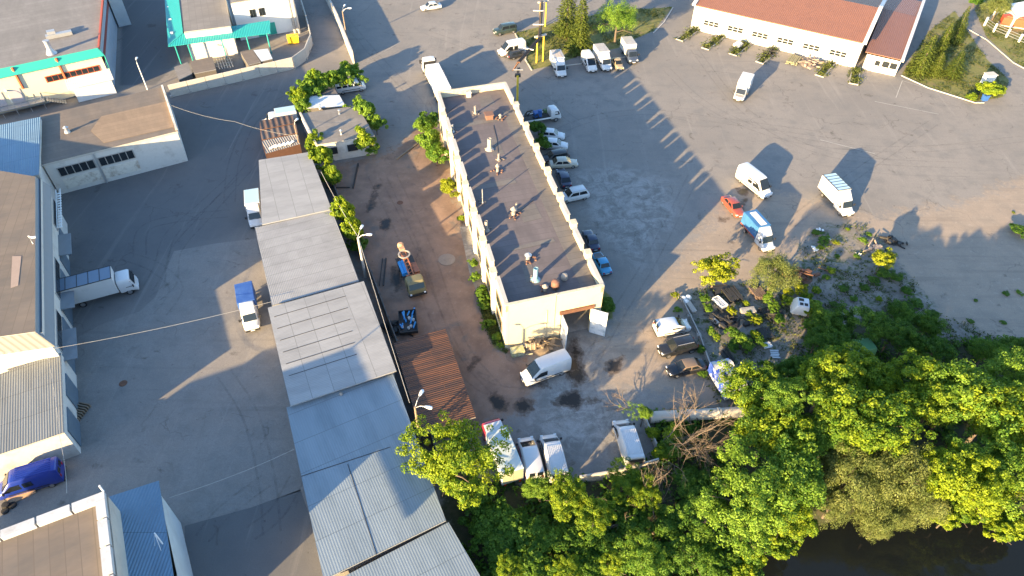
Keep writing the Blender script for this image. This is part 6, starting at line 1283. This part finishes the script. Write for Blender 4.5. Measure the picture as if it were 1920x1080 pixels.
# cable trestle on yellow posts
YEL = mat('yellow_paint', (.75, .5, .02), .5, 0, .06)
YP = mat('yellow_post_paint', (.62, .43, .04), .5, 0, .12, 3)
Tt = thing('cable_trestle', 'cable tray on yellow posts crossing the grass island to the warehouse', 'trestle', G(1012, 116)); b0 = Tt.location.copy(); HP = 5.1
for (x, y) in ((1006, 117.5), (1017.8, 114.5), (1022.3, 49.3), (1012, 51)):
    p = G(x, y)-b0; mb = MB(); mb.tube([(p.x, p.y, 0), (p.x, p.y, HP)], .16, 10); mb.build('post', YP, Tt, smooth=40)
for A_, B_ in (((1006, 117.5), (1017.8, 114.5)), ((1012, 51), (1022.3, 49.3))):
    a, b = G(*A_)-b0, G(*B_)-b0; d = (b-a).normalized(); mb = MB(); mb.bar(a-d*.6+Vector((0, 0, HP+.12)), b+d*.5+Vector((0, 0, HP+.12)), .35, .28); mb.build('crossbeam', CONCL, Tt)
mb = MB(); p1, p2, p3, p4 = G(1016, 3, 5.5)-b0, G(1012, 71, 5.5)-b0, G(972, 117, 5.4)-b0, G(962, 132, 3.4)-b0
for o in (-.25, .25): mb.bar(p1+Vector((o, 0, 0)), p2+Vector((o, 0, 0)), .1, .14); mb.bar(p2+Vector((o, 0, 0)), p3+Vector((o, 0, 0)), .1, .14)
mb.bar(p2, p3, .55, .2); mb.bar(p3, p4, .3, .15); mb.build('cable_tray', RUST, Tt)
mb = MB()
for o in (-.15, 0, .15): mb.tube([p1+Vector((o, 0, .15)), p2+Vector((o, 0, .15)), p3+Vector((o, 0, .15)), p4], .07, 5)
mb.build('cable_bundle', DARKM, Tt)
for x, y in ((1012, 20), (1012, 46)): p = G(x, y, 5.8)-b0; mb = MB(); mb.bar(p-Vector((1.3, 0, 0)), p+Vector((.7, 0, 0)), .12); mb.build('bracket', WHITEM, Tt)
p = G(988, 91, 5.6)-b0; mb = MB(); mb.bar(p-Vector((.6, -.2, 0)), p+Vector((1.2, -.5, 0)), .14); mb.build('bracket', WHITEM, Tt)
Tq = thing('yellow_post', 'rusty yellow post with dark cables at the far right corner of the warehouse', 'post', G(970, 190)); b0 = Tq.location.copy()
mb = MB(); mb.tube([(0, 0, 0), (0, 0, 5)], .2, 10); mb.build('post', YP, Tq, smooth=40); mb = MB()
for k in range(5): mb.tube([(-.2+k*.1, 0, 5), (-.1+k*.1, 1.6+k*.2, 5.3), (k*.12, 4.5, 4.2-k*.1)], .05, 5)
mb.box((0, .2, 4.9), (1.0, .5, .5)); mb.build('cable_bundle', DARKM, Tq); mb = MB(); mb.bar((-.8, 1.2, 5.4), (.9, 1.2, 5.4), .12); mb.build('crossbeam', STEELG, Tq)
# ================================================================== LOOSE THINGS, SCRAP
def pile(name, label, px, py, build, m, cat='scrap', rz=0.):
    mb = MB(); build(mb); o = mb.build(name, m); o.location = G(px, py); o.rotation_euler = (0, 0, rz)
    if cat in ('slabs', 'beams', 'tray', 'frame', 'sacks', 'litter'): o.scale = (.72, .72, .8)
    return tag(o, label, cat)
def planks(n, L, w_, lev, jit=.06):
    def f(mb):
        for l in range(lev):
            for k in range(n): mb.box((rng.normal(0, jit*2), (k-(n-1)/2)*w_*1.15+rng.normal(0, jit*.5), .09+l*.2), (L*rng.uniform(.85, 1.02), w_, .16), rng.normal(0, .02))
    return f
def slabs(n, L, w_):
    def f(mb):
        for k in range(n): mb.box((rng.normal(0, .05), 0, .13+k*.26), (L, w_, .22), rng.normal(0, .02)); mb.box((0, 0, .13+k*.26+.125), (L*.9, w_*.6, .02))
    return f
def junk(n, s, h=.6):
    def f(mb):
        if n > 12: mb.lathe((0, 0, 0), [(s*1.7, 0), (s*1.3, .1), (s*.4, .2), (.02, .22)], 11)
        else: mb.box((0, 0, .06), (s*3, s*2, .1), .4)
        for k in range(n):
            a = Vector((rng.normal(0, s), rng.normal(0, s*.6), rng.uniform(.05, h)))
            if k % 3: mb.bar(a, a+Vector((rng.normal(0, .9), rng.normal(0, .7), rng.uniform(-.1, .4))), rng.uniform(.06, .18), rng.uniform(.05, .3))
            else: mb.box(a, (rng.uniform(.3, .9), rng.uniform(.3, .7), rng.uniform(.2, .5)), rng.uniform(0, 3))
    return f
SL = CONC
pile('slab_stack', 'pale stack of concrete slabs left of the black beams in the scrap yard', 1293, 575, slabs(2, 3.4, .9), SL, 'slabs', 1.9)
pile('slab_stack', 'ribbed pale slab stack below the white wrecked cab', 1401, 587, slabs(3, 2.6, 1.3), SL, 'slabs', .2)
pile('slab_stack', 'narrow grey slab stack in front of the black scrap heap', 1341, 605, slabs(2, 2.6, .6), SL, 'slabs', 2.1)
pile('beam_stack', 'black stacked beams in the middle of the scrap yard', 1372, 555, planks(9, 3.2, .26, 3), DARKM, 'beams', 1.9)
pile('beam_stack', 'second row of black beams behind the yellow tree', 1352, 545, planks(7, 3.6, .3, 2), DARKM, 'beams', .15)
pile('beam_stack', 'brown stacked beams next to the feathery tree', 1421, 552, planks(8, 2.6, .24, 3), mat('brown_beams', (.13, .09, .07), .8, 0, .3, 4), 'beams', 1.85)
pile('beam_stack', 'dark ribbed beams behind the white pallet frame', 1434, 627, planks(8, 2.6, .24, 2), DARKM, 'beams', 1.8)
pile('beam_stack', 'long dark steel beams lying across the scrap yard near the torn trailer', 1362, 668, planks(4, 3.6, .35, 1, .2), DARKM, 'beams', 2.0)
pile('scrap_heap', 'black scrap heap under the yellow bushes', 1360, 600, junk(36, 1.1), DARKM)
pile('scrap_heap', 'rusty scrap heap behind the feathery tree', 1497, 517, junk(34, 1.1, .8), RUST)
pile('scrap_heap', 'small black scrap heap left of the white wrecked cab', 1445, 590, junk(20, .8, .4), DARKM)
pile('scrap_heap', 'pale junk heap with bottles at the foot of the yellow-roofed lot sapling', 1643, 468, junk(26, .7, .4), mat('mixed_litter', (.3, .24, .2), .8, 0, .5, 5))
pile('scrap_heap', 'dark junk heap on the far side of the weedy lot', 1672, 452, junk(16, .6, .4), DARKM)
pile('slatted_grating', 'white slatted metal frame lying in the scrap yard shade', 1437, 648, planks(6, 1.6, .18, 1), WHITEM, 'frame', .25)
pile('bathtub', 'white tub-like tray lying beside the black beams', 1349, 570, lambda mb: (mb.box((0, 0, .2), (2.6, 1.3, .12)), mb.box((0, .62, .4), (2.6, .1, .5)), mb.box((0, -.62, .4), (2.6, .1, .5)), mb.box((1.28, 0, .4), (.1, 1.3, .5)), mb.box((-1.28, 0, .4), (.1, 1.3, .5))), WHITEM, 'tray', 2.1)
pile('plastic_bag', 'white crumpled sacks at the corner of the scrap yard fence', 1281, 562, lambda mb: [mb.lathe((x, y, 0), [(.5, 0), (.62, .2), (.5, .5), (.2, .68), (.05, .7)], 9) for x, y in ((0, 0), (.9, .3), (.3, -.8))], WHITEM, 'sacks')
pile('pallet_scrap', 'blue-white metal sheet in the shade near the torn trailer', 1453, 665, planks(5, 1.5, .3, 1), STEELG, 'frame')
for x, y, lab in ((1538, 432, 'white rubble lump on the weedy lot nearest to the framed white truck'), (1550, 449, 'small white rag between weed clumps on the lot'), (1526, 468, 'white sack lying at the left side of the weedy lot'), (1609, 480, 'white plastic sheet by the sunlit sapling')):
    pile('litter', lab, x, y, lambda mb: [mb.box((rng.normal(0, .35), rng.normal(0, .25), .12), (rng.uniform(.4, .9), rng.uniform(.3, .6), .2), rng.uniform(0, 3), tilt=('X', rng.normal(0, .3))) for k in range(4)], WHITEM, 'litter')
pile('tree_trunk_log', 'dark charred log with pale ends at the far edge of the weedy lot', 1670, 452, lambda mb: mb.tube([(-1.4, .6, .2), (0, 0, .22), (1.5, -.7, .2)], .16, 8), DARKM, 'log')
# pallets and boards against the warehouse front
pile('board_heap', 'heap of broken boards against the cream warehouse front', 1012, 645, junk(40, 1.1, .8), WOODG)
Tpal = thing('pallet', 'light wooden pallet leaning on the warehouse front', 'pallet', G(994, 655), AXW)
mb = MB()
for k in range(6): mb.box((0, -.2+k*.02, .15+k*.2), (1.2, .03, .13), tilt=None)
for k in (-1, 0, 1): mb.bar((k*.5, -.3, .05), (k*.5, -.08, 1.25), .09)
mb.build('boards', mat('pale_wood', (.45, .36, .26), .8, 0, .2, 4), Tpal)
pile('yellow_crate', 'mossy yellow-green crate at the warehouse front corner', 970, 663, lambda mb: (mb.box((0, 0, .35), (1.5, .9, .7)), mb.box((0, 0, .74), (1.6, 1.0, .08)), mb.bar((.8, -.5, .1), (1.6, -.9, .5), .06)), mat('mossy_yellow', (.3, .3, .1), .8, 0, .4, 3, col2=(.5, .5, .4), var2=2), 'crate', AXW)
pile('scrap_sheet', 'tilted white and grey boards left of the pallet', 978, 650, lambda mb: [mb.box((rng.normal(0, .4), rng.normal(0, .2), .3), (.9, .06, .6), rng.normal(.3, .4), tilt=('X', .9)) for k in range(4)], WHITEM)
# blue parts crate in the lane, boards, manhole
Tcr = thing('parts_trailer', 'dark low trailer bed full of blue pipes above the rusty shed', 'trailer', G(766, 610), 1.75)
mb = MB(); mb.box((0, 0, .45), (3.6, 2.1, .12)); 
for s in (-1, 1): mb.box((0, s*1.05, .65), (3.6, .08, .4)); mb.box((s*1.8, 0, .65), (.08, 2.1, .4))
mb.box((0, 0, .2), (2.4, 1.2, .36)); mb.build('bed', DARKM, Tcr)
Tbp = []
mb = MB()
for k in range(9): a = Vector((rng.uniform(-1.5, 1.2), rng.uniform(-.7, .7), .65)); mb.tube([a, a+Vector((rng.uniform(.4, 1.3), rng.uniform(-.4, .4), rng.uniform(0, .35)))], .1, 8)
o = tag(mb.build('blue_pipes', MBL), 'blue pipes lying in the dark trailer bed', 'pipes'); o.location = Tcr.location; o.rotation_euler = Tcr.rotation_euler
mb = MB(); mb.lathe((0, 0, 0), [(.2, 0), (.24, .2), (.22, .42), (.19, .42), (.17, .06)], 10); bk_ = mb.mesh('white_bucket', WHITEM)
MT = Matrix.Translation(Tcr.location) @ Matrix.Rotation(Tcr.rotation_euler.z, 4, 'Z')
for k in range(6):
    o = tag(link('white_bucket', bk_, None, MT @ Vector((rng.uniform(-1.4, 1.4), rng.uniform(-.8, .8), .52)), scale=(.7, .7, .7)), 'small white bucket standing among the blue pipes in the trailer bed', 'bucket', 'buckets in the trailer bed')
pile('board_heap', 'dark pipes and boards beside the trailer bed', 740, 615, junk(22, .8, .3), DARKM); pile('steel_beam', 'long thin steel beam on the dirt left of the drill truck', 722, 510, lambda mb: (mb.bar((-2.6, 0, .1), (2.6, .1, .1), .16), mb.bar((-2.6, .5, .08), (2.6, .55, .08), .1)), DARKM, 'beam', 1.62)
pile('steel_beam', 'long dark beam on the dirt near the bush clump', 667, 330, lambda mb: (mb.bar((-3.2, 0, .1), (3.2, 0, .1), .2), mb.bar((-3, .5, .08), (-3, 4, .08), .14)), DARKM, 'beam', 1.62)
pile('steel_beam', 'pale weathered beam on the lit dirt beside the warehouse bushes', 763, 285, lambda mb: mb.bar((-2.6, 0, .1), (2.6, 0, .1), .22), WOODG, 'beam', 1.0)
pile('steel_beam', 'rusty beam stack behind the small workshop bushes', 655, 292, planks(3, 5.5, .2, 2), RUST, 'beam', .22)
mb = MB(); mb.lathe((0, 0, 0), [(1.15, .0), (1.15, .06), (.35, .07), (.34, .1), (.02, .1)], 28); o = tag(mb.build('manhole_slab', mat('dusty_concrete', (.24, .2, .165), .9, 0, .25, 2)), 'round concrete manhole slab on the dirt beside the warehouse', 'manhole'); o.location = G(838, 487)
for lab, x, y in (('iron manhole cover in the shaded left yard', 231, 719), ('rusty drain grate in the dirt lane near the drill truck', 750, 380)):
    mb = MB(); mb.lathe((0, 0, 0), [(.45, 0), (.45, .03), (.36, .03), (.35, .045), (.02, .045)], 20); o = tag(mb.build('manhole_cover', RUST), lab, 'manhole'); o.location = G(x, y)
pile('pallet_rack', 'dark wooden pallets stacked at the corrugated annex wall', 148, 778, lambda mb: [mb.box((0, (k-4)*.3, .3), (1.3, .12, .5)) for k in range(9)], WOODG, 'pallets', -.2)
pile('tyre_stack', 'old tyres and boxes beside the royal blue van', 12, 950, lambda mb: [mb.lathe((x, y, z), [(.18, 0), (.34, .02), (.36, .12), (.34, .22), (.18, .24)], 14) for x, y, z in ((0, 0, 0), (.6, .1, 0), (.2, -.5, 0), (.1, 0, .25))], TYRE, 'tyres')
pile('cardboard', 'flattened cardboard leaning by the royal blue van', 42, 930, lambda mb: (mb.box((0, 0, .3), (2.4, .9, .08), .1, tilt=('X', .5)), mb.box((1.2, .5, .35), (1.2, .7, .06), .3, tilt=('X', .6))), mat('cardboard', (.4, .25, .15), .8, 0, .15, 2), 'cardboard', .5)
# white wrecked cab
T = thing('wrecked_cab', 'white wrecked lorry cab with dark window holes lying in the bushes', 'cab', G(1497, 583), 2.9)
st = [(-.9, .9, .2, 1.5, .8), (-.8, .98, .1, 1.65, .84), (.5, .98, .1, 1.65, .84), (.75, .96, .1, 1.4, .84), (1.0, .94, .1, .9, .88), (1.1, .9, .2, .6, .85)]; body_loft(st, 'body', P_W, T)
mb = MB(); mb.box((-.45, .4, 1.675), (.42, .45, .03)); mb.box((.1, .4, 1.675), (.42, .45, .03)); mb.box((.1, -.35, 1.675), (.6, .5, .03)); mb.build('window_hole', DARKIN, T)
# torn tarp trailer
T = thing('torn_trailer', 'derelict trailer with a torn white roof and blue tarp side', 'trailer', G(1358, 722), 1.85)
mb = MB(); mb.box((0, 0, 1.15), (4.2, 2.3, 1.7), mi=0); mb.build('tarp_side', mat('blue_white_tarp', (.04, .09, .42), .6, 0, .15, 1.5, col2=(.5, .52, .56), var2=.8, thr=(.5, .56)), T)
mb = MB(); n = 9; g2 = [[Vector((-2.15+4.3*i/n, -1.2+2.4*j/5, 2.08+.16*sin(i*1.9)+.1*cos(j*2.2+i))) for j in range(6)] for i in range(n+1)]
mb.add([p for r_ in g2 for p in r_], [(i*6+j, (i+1)*6+j, (i+1)*6+j+1, i*6+j+1) for i in range(n) for j in range(5) if (i, j) not in ((3, 3), (4, 3), (7, 1))]); mb.build('tarp_roof', mat('torn_white_tarp', (.5, .47, .43), .8, 0, .15, 2), T, smooth=60); wheels(T, (-1,), 1.0, .45, .25)
# low planters / islands with weeds between garage doors, junk on them
for i, ((xa, ya), (xb, yb)) in enumerate((((1306, 55), (1274, 76)), ((1355, 66), (1322, 92)), ((1402, 80), (1374, 103)), ((1454, 93), (1424, 118)), ((1561, 115), (1536, 143)), ((1606, 126), (1600, 158)))):
    a, b = G(xa, ya), G(xb, yb); d = (b-a).normalized(); n = Vector((-d.y, d.x, 0))
    T = thing('garage_kerb_island', ['leftmost weedy kerb island before the garage', 'weedy kerb island second from the left before the garage', 'kerb island holding a pale wreck front before the garage', 'kerb island holding black scrap before the garage', 'green kerb island right of the scrap piles before the garage', 'rightmost dry weedy kerb strip at the garage corner'][i], 'kerb island', (a+b)/2, atan2(d.y, d.x), 'kerb islands before the garage')
    L = (b-a).length; mb = MB()
    for s in (-.75, .75): mb.box((0, s, .09), (L, .16, .18))
    mb.box((L/2, 0, .09), (.16, 1.66, .18)); mb.build('kerb', CONC, T)
    r = np.random.default_rng(60+i); k = 900; u_ = r.uniform(-L/2, L/2, k); P = np.column_stack([u_, r.normal(.3*np.sin(u_*1.3+i), .55, k), np.abs(r.normal(.1, .6, k))*np.clip(.45+.6*np.sin(u_*1.7+i*2), 0, 1)])
    o = link('weeds', foliage_mesh('weeds', leaf_quads(P, unit(r.normal(size=(k, 3))*.7+np.array([0, 0, .6])), r.uniform(.2, .45, k), r, .5), r.uniform(.1, 1, k), LGR), T); o['kind'] = 'stuff'
pile('scrap_heap', 'black engine scrap on the fourth garage island', 1440, 103, junk(26, .7, .8), DARKM, rz=.7); pile('scrap_heap', 'weathered timber stack on a dark frame before the garage doors', 1488, 115, planks(6, 3.6, .3, 3, .1), mat('mossy_timber', (.2, .19, .12), .85, 0, .3, 3), rz=1.0)
pile('scrap_heap', 'pile of pale poles and rusty junk beside the timber stack', 1516, 122, junk(40, .9, .9), mat('mixed_scrap', (.25, .2, .17), .7, .1, .5, 4), rz=.9)
pile('wreck_front', 'pale wrecked car front lying on the third garage island', 1383, 88, lambda mb: (mb.box((0, 0, .5), (1.5, 1.4, .5)), mb.box((.2, 0, .85), (.9, 1.2, .3), taper=.7)), P_S, 'wreck', .8)
pile('wreck_front', 'grey wrecked car front standing against the garage wall', 1394, 73, lambda mb: (mb.box((0, 0, .5), (1.3, 1.7, .7)), mb.box((-.1, 0, 1.0), (.7, 1.5, .4), taper=.7)), mat('dull_grey_paint', (.25, .26, .28), .5), 'wreck', -1.3)
# right edge: red tank unit inside white posts, blue bin, white box
T = thing('red_unit', 'red metal unit inside the white post fence at the upper right', 'unit', G(1896, 48), -.35)
RU = mat('red_unit_paint', (.5, .07, .03), .5, 0, .1); mb = MB(); mb.box((0, 0, 1.0), (4.5, 2.0, 1.6)); mb.box((0, 0, 1.9), (4.0, 1.4, .3), taper=.8); mb.build('body', RU, T, bevel=.05); mb = MB(); mb.box((0, 0, .12), (4.8, 2.2, .24)); mb.build('base', CONCL, T)
T = thing('white_post_fence', 'white post and rail fence around the red unit', 'fence', G(1850, 50)); b0 = T.location.copy(); PW = [(1845, 48), (1862, 60), (1886, 70), (1909, 80), (1930, 90)]
for x, y in PW+[(1862, 30), (1880, 20)]: p = G(x, y)-b0; mb = MB(); mb.box((p.x, p.y, .9), (.28, .28, 1.8)); mb.build('post', WHITEM, T)
mb = MB()
for h in (.5, 1.0, 1.5):
    for a, b in zip(PW[:-1], PW[1:]): mb.bar(G(*a)-b0+Vector((0, 0, h)), G(*b)-b0+Vector((0, 0, h)), .05)
    mb.bar(G(1845, 48)-b0+Vector((0, 0, h)), G(1880, 20)-b0+Vector((0, 0, h)), .05)
mb.build('rail', STEELG, T)
T = thing('blue_bin', 'small blue bin in front of the round bush at the verge tip', 'bin', G(1845, 188), .2); mb = MB(); mb.box((0, 0, .5), (.9, .7, 1.0), taper=1.15); mb.build('body', mat('bin_blue', (.03, .1, .32), .5), T, bevel=.04); mb = MB(); mb.box((0, 0, 1.04), (1.1, .9, .08)); mb.build('lid', mat('bin_blue', (.03, .1, .32)), T)
T = thing('utility_cabinet', 'white utility cabinet behind the round bush', 'cabinet', G(1848, 158), .2); mb = MB(); mb.box((0, 0, 1.0), (1.8, 1.2, 2.0)); mb.build('body', WHITEM, T, bevel=.03); mb = MB(); mb.box((0, 0, 2.06), (2.0, 1.4, .12)); mb.build('roof', CONCL, T)
shed('white_kiosk', 'white kiosk roof cut by the upper right corner', 'kiosk', [(1890, 8), (1935, 0), (1945, 20), (1905, 30)], 2.6, WHITEM, WHITEM, over=.1)
